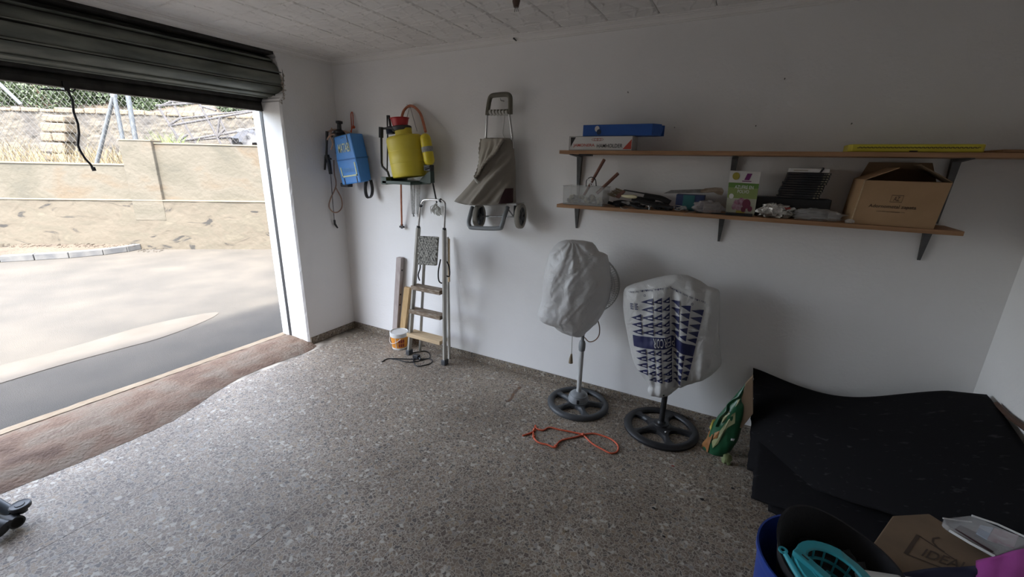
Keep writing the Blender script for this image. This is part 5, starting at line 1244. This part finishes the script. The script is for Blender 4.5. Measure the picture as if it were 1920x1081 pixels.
# clear plastic bag 1, wire tangle
def crumple(name, x, y, Yc, r, sq, mt, lb, seed, cat='bag', amp=.34):
    c = at_y(x, y, Yc); c.z = Z+r*sq[2]*.8; m_ = MB(); m_.blob(c, r, 16, amp, 3.4, seed, sq)
    zmin = Z+.0005; m_.v = [(a, b, max(c_, zmin)) for a, b, c_ in m_.v]
    o = single(name, m_, M[mt], lb, cat, smooth=True); return o
crumple('clear_bag', 1328, 382, -.185, .052, (1.5,.8,.75), 'film2', 'crumpled clear plastic bag in front of the sulphur carton', 3)
crumple('clear_bag', 1530, 395, -.19, .06, (1.9,.8,.55), 'film', 'crumpled clear plastic bag left of the large cardboard box', 7)
mb = MB(); random.seed(9); c = at_y(1276, 388, -.19); c.z = Z+.008
for i in range(9):
    p = [c+V((random.uniform(-.045,.045), random.uniform(-.02,.02), random.uniform(-.004,.03))) for _ in range(4)]; mb.tube(smooth_path(p, 4), .0018, 4)
single('wire_tangle', mb, M['strap'], 'small tangle of grey wire in front of the teal label', 'wire')
# AZUFRE box
F6 = -.17; 
TLb, TRb, BRb, BLb = at_y(1369,319.5,F6+.03), at_y(1427,322,F6+.03), at_y(1416,392,F6), at_y(1362,388,F6)
BLb.z = BRb.z = Z; 
az = thing('sulphur_carton', 'green and white carton reading AZUFRE EN POLVO standing on the lower shelf', 'box', BLb)
mb = MB(); dv = V((0,.04,.0)); mb.prism([BLb, BRb, TRb, TLb], dv); obj('carton', mb, M['white_paper'], az, bevel=.001)
fq = quadfn(BLb, BRb, TRb, TLb, (0,-.0012,0)); g1 = lambda u, v: fq(u, v)+V((0,-.0006,0)); g2 = lambda u, v: fq(u, v)+V((0,-.0012,0))
def patch(fn, pts, nm, mt, par): m_ = MB(); poly_on(m_, fn, pts); return obj(nm, m_, M[mt], par)
patch(fq, [(0,.62),(1,.62),(1,.73),(0,.73)], 'green_band', 'green_p', az); patch(fq, [(0,.38),(1,.38),(1,.62),(0,.62)], 'light_green_band', 'green_l', az); patch(fq, [(0,.0),(1,.0),(1,.38),(0,.38)], 'pale_band', 'pale_p', az)
mb = MB(); text(mb, 'AZUFRE EN', lambda u, v: g1(.22+.62*u, .60+.075*v)); text(mb, 'POLVO', lambda u, v: g1(.33+.38*u, .50+.075*v)); disc(mb, g1, .14,.42,.08,.06); obj('white_text', mb, M['white'], az)
mb = MB(); disc(mb, g1, .22,.88,.12,.085); obj('yellow_disc', mb, M['ylabel'], az)
mb = MB(); poly_on(mb, g1, [(.50,.80),(.66,.80),(.74,.95),(.58,.95)]); poly_on(mb, g1, [(.44,.765),(.74,.765),(.74,.785),(.44,.785)]); obj('purple_emblem', mb, M['purple'], az)
mb = MB()
for cx, cy, rr_ in ((.34,.27,.10),(.50,.30,.12),(.28,.18,.09),(.44,.17,.10),(.62,.10,.07)): disc(mb, g1, cx, cy, rr_, rr_*.8)
obj('flower_print', mb, M['lilac'], az, kind='stuff')
mb = MB()
for cx, cy, rr_ in ((.68,.26,.14),(.82,.15,.08),(.60,.13,.08)): disc(mb, g2, cx, cy, rr_, rr_*.8)
obj('dark_flower_print', mb, mat('plum_print', (.16,.03,.06), rough=.6), az)
patch(g2, [(.36,.04),(.66,.04),(.66,.10),(.36,.10)], 'yellow_label', 'ylabel', az)
# black long case behind books
F7 = -.13; xa, xb = at_y(1418, 380, F7).x, at_y(1558, 385, F7).x; zt7 = at_y(1500, 372, F7).z
mb = MB(); mb.box((xa,F7,Z), (xb,F7+.12,zt7)); single('black_case', mb, M['black'], 'long flat black case under the stack of black books', 'case', bevel=.004)
mb = MB(); q = on_shelf(1312, 388, Z); mb.box((at_y(1306,390,-.20).x, -.21, Z), (at_y(1362,392,-.20).x, -.195, Z+.006)); mb.box((at_y(1362,392,-.20).x, -.23, Z), (at_y(1412,396,-.2).x, -.185, Z+.012)); single('black_blade_sheath', mb, M['black'], 'flat black strip lying in front of the sulphur carton', 'strip')
# books
F8 = -.14; nb = 11; zt8 = at_y(1510, 323, F8).z; hb_ = (zt8-zt7-.001)/nb; random.seed(13)
book_lb = ['bottom','second from bottom','third from bottom','fourth from bottom','fifth from bottom','middle','sixth from top','fifth from top','fourth from top','third from top','second from top']
for k in range(nb):
    z0 = zt7+.0005+k*hb_; t = k/(nb-1); xa = at_y(1461+12*t, 350, F8).x+random.uniform(-.004,.004); xb = at_y(1541+13*t, 350, F8).x+random.uniform(-.003,.003); y0 = F8+random.uniform(-.004,.004)
    bkx = thing('book', f'slim black hardback, {book_lb[k]} of the black books in the stack', 'book', ((xa+xb)/2, y0+.06, z0), 'stack of black books')
    mb = MB(); mb.box((xa,y0,z0), (xb,y0+.11,z0+hb_*.94)); obj('cover', mb, M['bookblack'], bkx, bevel=.0015)
    mb = MB(); mb.box((xa+.015,y0-.0008,z0+hb_*.35), (xa+.07,y0,z0+hb_*.55)); obj('title', mb, mat('faint_title', (.07,.05,.04), rough=.6) if k == 0 else bpy.data.materials['faint_title'], bkx)
    mb = MB(); text(mb, str(k+1), lambda u, v: V((xb-.030+.010*u, y0-.0008, z0+hb_*(.2+.5*v)))); mb.box((xb-.014,y0-.0008,z0+hb_*.25), (xb-.006,y0,z0+hb_*.7)); obj('spine_number', mb, M['gold'], bkx)
xa, xb = at_y(1480, 320, F8).x, at_y(1556, 323, F8).x; wz = zt8+.001
wb = thing('book', 'white book with black ribbon on top of the black stack', 'book', ((xa+xb)/2, -.08, wz))
mb = MB(); mb.box((xa,F8-.002,wz), (xb,F8+.11,wz+.020)); obj('cover', mb, M['white_paper'], wb, bevel=.002)
mb = MB(); mb.box((xa+.02,F8-.0035,wz+.006), (xa+.085,F8-.002,wz+.010)); obj('title', mb, M['gold'], wb)
mb = MB(); xx = at_y(1539,322,F8).x; mb.prism([(xx-.006,F8-.004,wz), (xx+.004,F8-.004,wz), (xx+.012,F8-.004,wz+.018), (xx+.002,F8-.004,wz+.018)], (0,.002,0)); mb.blob((xx+.007,F8,wz+.018), .007, 5, .3); obj('ribbon', mb, M['black'], wb)
# foil bag
crumple('foil_packet', 1455, 390, -.185, .055, (1.45,.8,.72), 'foil', 'crumpled shiny foil packet in front of the black books', 12, 'packet', .5)
mb = MB(); c = at_y(1477, 381, -.20); c.z = Z+.052; mb.blob(c, .018, 6, .5, 3, 5, (1.2,.7,.7)); single('red_wrapper', mb, M['dred'], 'small dark red wrapper on the foil packet', 'wrapper')
crumple('clear_scrap', 1594, 412, -.235, .014, (1.4,.6,.8), 'film', 'tiny crumpled clear scrap at the front corner of the large cardboard box', 17, 'scrap')
mb = MB(); mb.tube([on_shelf(1283,401,Z+.001), on_shelf(1300,396,Z+.002), on_shelf(1322,391,Z+.002)], .0015, 5); single('white_string', mb, M['whitish'], 'thin pale straw lying across the shelf edge below the clear bag', 'string')
# large cardboard box (rotated slightly)
A = on_shelf(1582, 415, Z); B_ = on_shelf(1752, 424, Z); A.z = B_.z = Z
A = V((at_y(1580,414,-.215).x, -.215, Z)); B_ = V((at_y(1752,424,-.245).x, -.245, Z))
TAz = at_y(1600, 337, -.215).z; dx = (B_-A).normalized(); dy = V((-dx.y, dx.x, 0)); dep = .19; HB = TAz-Z
A2 = at_y(1594, 414, -.222); A = V((A2.x, A2.y, Z))
cbx = thing('cardboard_box', 'large brown cardboard box with open flaps at the right end of the lower shelf', 'box', A)
mb = MB(); Ab, Bb = A+dy*dep+V((-.03,0,0)), B_+dy*dep; up = V((0,0,HB)); lean = V((.018,0,0)); th = .004
top = lambda p: p+up+lean
mb.prism([A, B_, top(B_), top(A)], dy*th); mb.prism([Ab, Bb, top(Bb), top(Ab)], -dy*th); mb.prism([A, Ab, top(Ab), top(A)], dx*th); mb.prism([B_, Bb, top(Bb), top(B_)], -dx*th); mb.prism([A, B_, Bb, Ab], (0,0,.004)); obj('carton', mb, M['card'], cbx)
mb = MB(); a, b = top(A), top(Ab); o_ = V((.125,.012,.060)); mb.prism([a, b, b+o_, a+o_], (0,0,.004)); obj('flap', mb, M['card'], cbx)
mb = MB(); a, b = top(B_), top(Bb); o_ = V((-.12,.02,.075)); mb.prism([a, b, b+o_, a+o_], (0,0,.004)); obj('flap', mb, M['card_in'], cbx)
mb = MB(); a, b = top(Ab), top(Bb); o_ = V((0,.015,.10)); mb.prism([a+dx*.02, b-dx*.02, b-dx*.05+o_*.9, a+dx*.05+o_*.9], (0,.003,0)); obj('flap', mb, M['card_in'], cbx)
fq = quadfn(A, B_, top(B_), top(A), -dy*.0015)
mb = MB(); text(mb, 'Adornometal zapata', lambda u, v: fq(.16+.56*u, .375+.10*v)); text(mb, 'AZ', lambda u, v: fq(.425+.07*u, .565+.10*v))
for (a_, b_, c_, d_) in ((.39,.535,.53,.545),(.39,.685,.53,.695),(.39,.535,.394,.695),(.526,.535,.53,.695)): poly_on(mb, fq, [(a_,b_),(c_,b_),(c_,d_),(a_,d_)])
text(mb, 'www.adornometalzapata.com', lambda u, v: fq(.27+.34*u, .30+.032*v)); obj('print', mb, M['card_print'], cbx)
mb = MB(); mb.add([fq(0,0), fq(.02,0), fq(.012,1), fq(-.004,1)], [(0,1,2,3)]); obj('tape_edge', mb, M['wood_clean'], cbx)

# nails and old hooks in the wall
for (x, y, lb) in ((1178,174,'small bent nail in the back wall above the blue box'),(1471,149,'small nail high on the back wall'),(1417,237,'nail head above the upper shelf, left one of two'),(1596,233,'nail head above the upper shelf near the yellow box'),(1265,240,'nail in the wall just right of the blue box')):
    mb = MB(); q = at_y(x, y, 0); mb.tube([q+V((0,.004,0)), q+V((0,-.012,.004))], [.002,.0035], 6); single('wall_nail', mb, M['steel'], lb, 'nail')
# ceiling hook / lamp wire
q = at_z(968, 2, CH-.012); mb = MB(); mb.lathe([(0,.02),(.02,.02),(.022,.0),(.014,-.03),(0,-.03)], q+V((0,0,0)), (0,0,1), 14)
hk = single('ceiling_hook', mb, mat('hook_brown', (.10,.06,.045), rough=.6), 'dark brown fitting with bare wires on the ceiling tiles', 'fitting', smooth=True)
mb = MB()
for k in range(3): mb.tube([q+V((.006*(k-1),0,-.028)), q+V((.012*(k-1),.004,-.05))], .002, 5)
o = obj('wire', mb, M['steel'], hk); o.location = -V(hk.location)

# ================================================================== RIGHT CORNER CLUTTER
# black rubber mats draped over hidden things
def matsheet(TLp, TRp, BLp, BRp, sag, name, label, seed, thick=.012, top_curve=0.):
    m_ = MB()
    def g(u, v):
        p = (V(TLp)*(1-u)+V(TRp)*u)*(1-v)+(V(BLp)*(1-u)+V(BRp)*u)*v
        z = p.z+sag*sin(pi*v)*.6*(1-.3*sin(pi*u))-top_curve*(1-v)**2*sin(pi*min(1, u*1.15))**1.3
        z += .012*noise.noise(V((u*3, v*3, seed)))
        e = .010*noise.noise(V((u*22, 0, seed))) if v > .98 else 0
        l = .012*noise.noise(V((0, v*16, seed))) if u < .02 else 0
        return V((p.x+l, p.y+e, max(z, .014)))
    m_.grid(g, 46, 40); o = obj(name, m_, M['rubber_mat'], None, smooth=True, solid=thick); o['label'] = label; o['category'] = 'mat'; return o
mTL = at_y(1412, 690, -.03); mTR = at_x(1850, 741, 4.715)
matsheet(mTL, mTR, at_z(1402, 880, .03), at_x(1935, 850, 4.715)+V((0,-.42,-.20)), .10, 'rubber_mat', 'large black rubber mat draped against the back right corner, topmost', 1, .012, .115)
matsheet(V((3.80,-.10,.28)), V((4.68,-.12,.36)), at_z(1408, 932, .018), V((4.69,-1.02,.24)), .05, 'rubber_mat', 'middle black rubber mat peeping out at the left under the top one', 2)
matsheet(V((3.84,-.14,.20)), V((4.66,-.16,.28)), at_z(1440, 957, .018), V((4.68,-1.06,.16)), .03, 'rubber_mat', 'lowest black rubber mat with frayed front edge behind the blue bin', 3)
# timber behind mat along right wall
mb = MB(); mb.tube([at_x(1868, 757, 4.722), at_x(1890, 778, 4.722), at_x(1935, 812, 4.722)], .012, 8); single('brown_batten', mb, mat('dark_batten', (.07,.035,.022), rough=.7), 'brown wooden batten leaning along the right wall behind the mats', 'batten', smooth=True)
# green shopping bag with cardboard
GB = at_z(1352, 862, 0)
gp = lambda x, y, d=0.: at_pl(x, y, V((3.60,-.30,0))+hn((3.6,-.3,0))*d, hn((3.6,-.3,0)))
gb = thing('shopping_bag', 'dark green reusable shopping bag slumped against the wall beside the mats', 'bag', gp(1350, 870))
rowsg = [(718,1400,1404),(735,1383,1402),(755,1366,1400),(780,1345,1396),(800,1334,1391),(825,1322,1384),(843,1312,1372),(855,1320,1356),(868,1335,1348),(872,1340,1345)]
rg = rowfn(rowsg); gC = V((3.60,-.30,0)); gn = hn(gC)
def gsurf(x, y, e=0.):
    L_, R_ = rg(y); s = min(1, max(0, (x-L_)/max(R_-L_, 1))); t = (y-718)/154
    pr_ = (4*s*(1-s))**.5; b = .055*pr_*min(1, t*3)*min(1, (1-t)*5+.15)+.010*noise.noise(V((x*.08, y*.08, 4)))*pr_
    return at_pl(x, y, gC, gn)+gn*(b+e)
mb = MB(); mb.grid(lambda u, v: gsurf(rg(718+154*v)[0]+(rg(718+154*v)[1]-rg(718+154*v)[0])*u, 718+154*v), 26, 40)
def gback(u, v):
    y = 718+154*v; L_, R_ = rg(y); x = L_+(R_-L_)*u; return at_pl(x, y, gC, gn)-gn*.03*(4*u*(1-u))**.5
mb.grid(gback, 12, 40); obj('body', mb, M['green_bag'], gb, smooth=True)
def gpatch(px, nm, mt, e=.004):
    m_ = MB(); cx = sum(p[0] for p in px)/len(px); cy = sum(p[1] for p in px)/len(px); pts = [gsurf(*p, e) for p in px]+[gsurf(cx, cy, e+.003)]
    k = len(px); m_.add(pts, [(i, (i+1) % k, k) for i in range(k)]); return obj(nm, m_, M[mt], gb)
gpatch(((1374,768),(1380,765),(1379,785),(1368,790),(1358,803),(1348,822),(1338,831),(1336,820),(1344,808),(1356,792),(1366,780)), 'pale_panel', 'pale_green')
gpatch(((1366,762),(1370,767),(1362,778),(1354,786),(1356,776)), 'pale_panel', 'pale_green'); gpatch(((1394,727),(1397,728),(1392,736),(1386,737)), 'pale_panel', 'pale_green', .006); gpatch(((1384,744),(1389,742),(1386,750),(1380,755)), 'pale_panel', 'pale_green', .006)
gpatch(((1336,786),(1342,785),(1338,792),(1333,804),(1330,800)), 'yellow_edge', 'ylabel'); gpatch(((1330,806),(1338,808),(1332,825),(1328,843),(1313,841),(1318,828),(1326,818)), 'orange_panel', 'orange_b'); gpatch(((1341,804),(1351,798),(1346,812),(1338,815)), 'picture_patch', 'orange_b', .007)
gpatch(((1372,813),(1379,815),(1377,819),(1371,817)), 'white_tag', 'white', .006)
mb = MB(); mb.tube(smooth_path([gsurf(x, y, .012) for x, y in ((1345,792),(1353,776),(1364,764),(1366,756),(1376,746),(1388,738),(1398,722))], 4), .014, 7, flat=.3); obj('strap_handle', mb, M['green_bag'], gb, smooth=True)
mb = MB(); q = [at_pl(x, y, gC+gn*.03, gn) for x, y in ((1377,797),(1390,803),(1412,775),(1412,705),(1398,720),(1384,765))]; mb.prism(q, -gn*.03); single('cardboard_sheet', mb, mat('dull_cardboard', (.17,.115,.07), (.21,.14,.085), 7, rough=.8), 'folded brown cardboard sticking out of the green shopping bag', 'cardboard', bevel=.002)
mb = MB(); mb.blob(at_z(1363, 860, .03), .035, 8, .5, 3, 8, (.8,.6,1)); o = single('crumpled_wrapper', mb, mat('dull_green_wrap', (.16,.19,.08), rough=.6), 'crumpled pale green wrapper at the foot of the green bag', 'wrapper', smooth=True)
o.data.transform(Matrix.Translation((0,0,0)))
# blue bin
BR_ = .215; BH = .47; BB = at_z(1560, 1060, BH); BB.z = 0
bn = thing('blue_bin', 'round blue plastic bin in the bottom right corner', 'bin', BB)
mb = MB(); mb.lathe([(0,.003),(BR_*.80,.003),(BR_*.86,.02),(BR_*.98,BH-.05),(BR_*.985,BH-.045),(BR_*1.02,BH-.02),(BR_*1.02,BH),(BR_*.99,BH),(BR_*.95,BH-.02),(BR_*.80,.02),(0,.02)], BB, (0,0,1), 56); obj('drum', mb, M['bluebin'], bn, smooth=True)
# dark inner bucket, tilted
IB = BB+V((-.005,.012,.22)); iax = V((.06,-.10,1)).normalized()
ib = thing('black_bucket', 'black rubber bucket standing tilted inside the blue bin', 'bucket', IB)
mb = MB(); n = 48; vs = []; fs = []; prof = [(.12,0,0),(.182,.28,0),(.187,.285,0),(.179,.285,0),(.115,.01,0)]
a_ = iax.orthogonal().normalized(); b_ = iax.cross(a_)
for r_, hh, _ in prof:
    for j in range(n):
        t = 2*pi*j/n; d = a_*cos(t)+b_*sin(t); ex = 0
        lf_ = d.dot(V((-.72,.55,0)).normalized())
        if hh > .2: ex = .05*max(0, lf_)**2
        vs.append(IB+iax*(hh+ex)+d*r_)
for i in range(len(prof)-1):
    for j in range(n): fs.append((i*n+j, i*n+(j+1) % n, (i+1)*n+(j+1) % n, (i+1)*n+j))
fs.append(tuple(range(n))); fs.append(tuple(range(4*n, 5*n))); mb.add(vs, fs); obj('shell', mb, M['black_rough'], ib, smooth=True)
ruf = MB(); random.seed(6)
for k in range(5): ruf.blob(IB+V((random.uniform(-.09,.08), random.uniform(-.03,.09), .16+random.uniform(0,.06))), .07, 8, .5, 2.6, k+3, (1,1,.9))
single('black_cloth', ruf, M['black_rough'], 'crumpled black cloth inside the black bucket', 'cloth', smooth=True)
# teal mop wringer
WC = at_z(1566, 1072, .54); 
mw = thing('mop_wringer', 'turquoise slotted mop wringer on the rim of the bin', 'wringer', WC)
wx = 0.115; nr = 28
ax_w = V((.05,-.10,1)).normalized(); ua = V((1,-.55,0)); ua = (ua-ax_w*ua.dot(ax_w)).normalized(); ub = ax_w.cross(ua)
mb = MB(); inner_r = [(WC+ua*.080*cos(2*pi*i/nr)+ub*.066*sin(2*pi*i/nr)) for i in range(nr)]
outer_r = []
for i in range(nr):
    t = 2*pi*i/nr; ex = 1.0 if cos(t) > -.2 else 1-.12*(-cos(t)-.2)
    outer_r.append(WC+ua*.118*cos(t)*ex+ub*.098*sin(t)*ex-ax_w*(.006 if cos(t) > 0 else 0))
low_o = [p-ax_w*.03+(p-WC)*.03 for p in outer_r]
mb.add(inner_r+outer_r+low_o, [(i, (i+1) % nr, nr+(i+1) % nr, nr+i) for i in range(nr)]+[(nr+i, nr+(i+1) % nr, 2*nr+(i+1) % nr, 2*nr+i) for i in range(nr)])
obj('rim_plate', mb, M['teal'], mw, smooth=False, solid=.003)
# basket: rings + ribs
mb = MB()
lv = [(1,0),(.93,.035),(.84,.07),(.66,.080),(.36,.12)]
def bp_(k, t): s_, d_ = lv[k]; return WC+ua*.080*s_*cos(t)+ub*.066*s_*sin(t)-ax_w*d_
for k in range(len(lv)):
    mb.tube([bp_(k, 2*pi*i/32) for i in range(33)], .005 if k < 4 else .005, 6, flat=.5)
for i in range(14):
    t = 2*pi*i/14; mb.tube([bp_(k, t) for k in range(len(lv))], .0048, 6, flat=.5)
mb.add([bp_(4, 2*pi*i/20) for i in range(20)], [tuple(range(20))]); obj('basket', mb, M['teal'], mw)
# side handle arm bar and eyelet
ha = at_pl(1488, 1043, WC, V((0,0,1))); 
mb = MB(); pA, pB = at_z(1488,1036,.545), at_z(1552,1092,.53); d = (pB-pA).normalized(); s_ = V((-d.y, d.x, 0))*.014
mb.prism([pA-s_, pB-s_, pB+s_, pA+s_], (0,0,.02)); bar = obj('side_bar', mb, M['teal'], mw, bevel=.004)
mb = MB(); e1, e2 = pA.lerp(pB,.22), pA.lerp(pB,.42); mb.prism([e1-s_*.25+V((0,0,.0203)), e2-s_*.25+V((0,0,.0203)), e2+s_*.1+V((0,0,.0203)), e1+s_*.1+V((0,0,.0203))], (0,0,.0006)); obj('slot', mb, M['print_black'], mw)
mb = MB(); a, b = at_z(1470,1034,.53), at_z(1500,1085,.53); mb.tube([a, a.lerp(b,.5), b], [.007,.009,.008], 8, flat=.5); d = (b-a).normalized()
mb.lathe([(.008,-.003),(.014,-.003),(.014,.003),(.008,.003),(.008,-.003)], a-d*.006, (0,0,1), 14); obj('bail_arm', mb, M['teal'], mw, smooth=True)
a, b = at_z(1612,1078,.51), at_z(1760,1100,.44); mb = MB(); mb.tube([a, b], [.017,.017], 14); mb.lathe([(0,-.004),(.013,-.004),(.017,0)], a, (a-b).normalized()*-1, 14)
single('white_rod', mb, M['white'], 'white rod end poking in at the bottom beside the wringer', 'rod', smooth=True)
# IDEAL cardboard box
ZI = .40
c0_ = at_z(1655, 985, ZI); c1_ = at_z(1850, 1075, ZI)
ixy = at_z(1740, 1030, ZI); 
ibx = thing('cardboard_box', 'brown cardboard box printed IDEAL in the bottom right clutter', 'box', V((ixy.x, ixy.y, 0)))
u_ = (at_z(1800,1075,ZI)-at_z(1690,1010,ZI)).normalized(); v_ = V((-u_.y, u_.x, 0))
if v_.y < 0: v_ = -v_
cc = at_z(1735, 1040, ZI); 
mb = MB(); c4 = [at_z(x, y, ZI) for x, y in ((1640,1125),(1622,1040),(1674,966),(1742,962),(1880,1048),(1850,1135))]; mb.prism([p-V((0,0,ZI-.004)) for p in c4], (0,0,ZI-.004)); obj('carton', mb, bpy.data.materials['dull_cardboard'], ibx, bevel=.004)
fI = lambda px, py: at_z(px, py, ZI+.0015)
def homog(px0, px1, px2, px3):
    return lambda u, v: at_z((px0[0]*(1-u)+px1[0]*u)*(1-v)+(px3[0]*(1-u)+px2[0]*u)*v, (px0[1]*(1-u)+px1[1]*u)*(1-v)+(px3[1]*(1-u)+px2[1]*u)*v, ZI+.0018)
mb = MB(); text(mb, 'IDEAL', homog((1727,1041),(1812,1072),(1820,1057),(1737,1028)))
def lineI(a, b, wv):
    pa, pb = at_z(*a, ZI+.0012), at_z(*b, ZI+.0012); d = (pb-pa).normalized(); s_ = V((-d.y, d.x, 0))*wv; mb.add([pa-s_, pb-s_, pb+s_, pa+s_], [(0,1,2,3)])
lineI((1698,1038),(1722,1003),.006); lineI((1722,1003),(1790,1048),.003); lineI((1700,1038),(1760,1062),.003); lineI((1760,1062),(1800,1074),.003)
arcp = [(1771,1034),(1758,1026),(1749,1016),(1750,1009),(1762,1007)]
for a, b in zip(arcp, arcp[1:]): lineI(a, b, .0035)
obj('print', mb, M['card_print'], ibx)
# clear package with papers
pk_ = thing('clear_package', 'clear plastic package with printed papers leaning on the brown IDEAL box', 'package', at_z(1860, 1000, .418))
zp = .45
q = [at_z(x, y, z) for x, y, z in ((1770,972,.435),(1822,966,.463),(1935,1015,.463),(1870,1040,.418),(1780,990,.415))]
mb = MB(); k = len(q); mb.add(q+[p-V((0,0,.03)) for p in q], [tuple(range(k)), tuple(reversed(range(k, 2*k)))]+[(i, (i+1) % k, k+(i+1) % k, k+i) for i in range(k)]); obj('film', mb, M['film'], pk_)
mb = MB(); mb.tube([at_z(1822,966,.468), at_z(1870,982,.468), at_z(1935,1012,.468)], .004, 6); mb.tube([at_z(1768,971,.417), at_z(1800,976,.417), at_z(1822,978,.417)], .003, 6); mb.tube([at_z(1780,994,.418), at_z(1820,1018,.420), at_z(1865,1042,.420)], .005, 6); obj('seam', mb, M['white'], pk_)
mb = MB(); mb.prism([at_z(x, y, .425) for x, y in ((1838,985),(1862,990),(1850,1012),(1830,1000))], (0,0,.004)); obj('blue_card', mb, mat('pale_blue_card', (.30,.38,.52), rough=.6), pk_)
mb = MB(); mb.prism([at_z(x, y, .421) for x, y in ((1864,990),(1910,1004),(1900,1028),(1850,1012))], (0,0,.003)); obj('paper', mb, M['lilac'], pk_)
mb = MB(); mb.prism([at_z(x, y, .417) for x, y in ((1800,985),(1836,990),(1826,1006),(1870,1030),(1860,1036),(1790,992))], (0,0,.003)); obj('dark_sheet', mb, M['maroon'], pk_)
# cloths
mb = MB()
def cloth(u, v):
    x = 1832+150*u; y = 1052-40*u+110*v; z = .46+.02*sin(u*4)+.015*noise.noise(V((u*4, v*4, 0)))-.05*v*0; return at_z(x, y, z-.035*(1-u)**3)
mb.grid(cloth, 20, 16); single('magenta_cloth', mb, M['magenta'], 'magenta cloth in the bottom right corner', 'cloth', smooth=True, solid=.008)
mb = MB()
def cloth2(u, v):
    x = 1640+220*u; y = 1078-22*u+60*v+2*sin(u*9); z = .425+.012*noise.noise(V((u*5, v*5, 3))); return at_z(x, y, z)
mb.grid(cloth2, 20, 8); single('navy_cloth', mb, M['navycloth'], 'dark navy cloth under the magenta one at the bottom edge', 'cloth', smooth=True, solid=.006)

# ---- grey tube foot at lower left
q = at_z(18, 975, .05); eq = thing('tube_stand', 'dark grey tubular stand foot with a round cap at the lower left edge', 'stand', V((q.x, q.y, 0)))
c = at_z(33, 962, .055); tdir = (at_z(-40, 1000, .055)-c).normalized()
cc = at_z(20, 970, .055)
# stubby pipe with open end facing right/down, cap on a small post, sloping tube entering from the left
e_dir = (at_z(32, 978, .040)-at_z(12, 968, .045)).normalized()
mb = MB(); p0 = at_z(10, 966, .042); p1 = at_z(31, 978, .036); mb.tube([p0, p1], [.026,.028], 20); mb.lathe([(.028,0),(.030,0),(.030,.008),(.020,.008)], p1-e_dir*.002, e_dir, 20); obj('pipe_end', mb, M['darkgrey'], eq, smooth=True)
mb = MB(); mb.lathe([(0,0),(.022,0)], p1+e_dir*.0065, e_dir, 20); obj('pipe_bore', mb, M['print_black'], eq)
cp_ = at_z(38, 948, .085); mb = MB(); mb.lathe([(.018,-.035),(.020,-.012),(.036,-.010),(.038,-.004),(.038,.008),(.034,.011),(.030,.009),(.018,.009),(.016,.012),(0,.012)], cp_, (.05,-.05,1), 28); obj('round_cap', mb, M['darkgrey'], eq, smooth=True)
mb = MB(); mb.tube([at_z(24,962,.055), at_z(-30,930,.13), at_z(-90,900,.22)], .024, 16); obj('tube', mb, mat('blue_grey_tube', (.07,.085,.10), rough=.4), eq, smooth=True)
mb = MB(); a, b = at_z(-60,975,.10), at_z(4,990,.045); mb.tube([a, b], [.034,.036], 20); mb.lathe([(.036,0),(.038,.0),(.038,.010),(.028,.010)], b, (b-a).normalized(), 20); obj('pipe_end', mb, M['darkgrey'], eq, smooth=True)
mb = MB(); mb.lathe([(0,0),(.029,0)], b+(b-a).normalized()*.008, (b-a).normalized(), 20); obj('pipe_bore', mb, M['print_black'], eq)
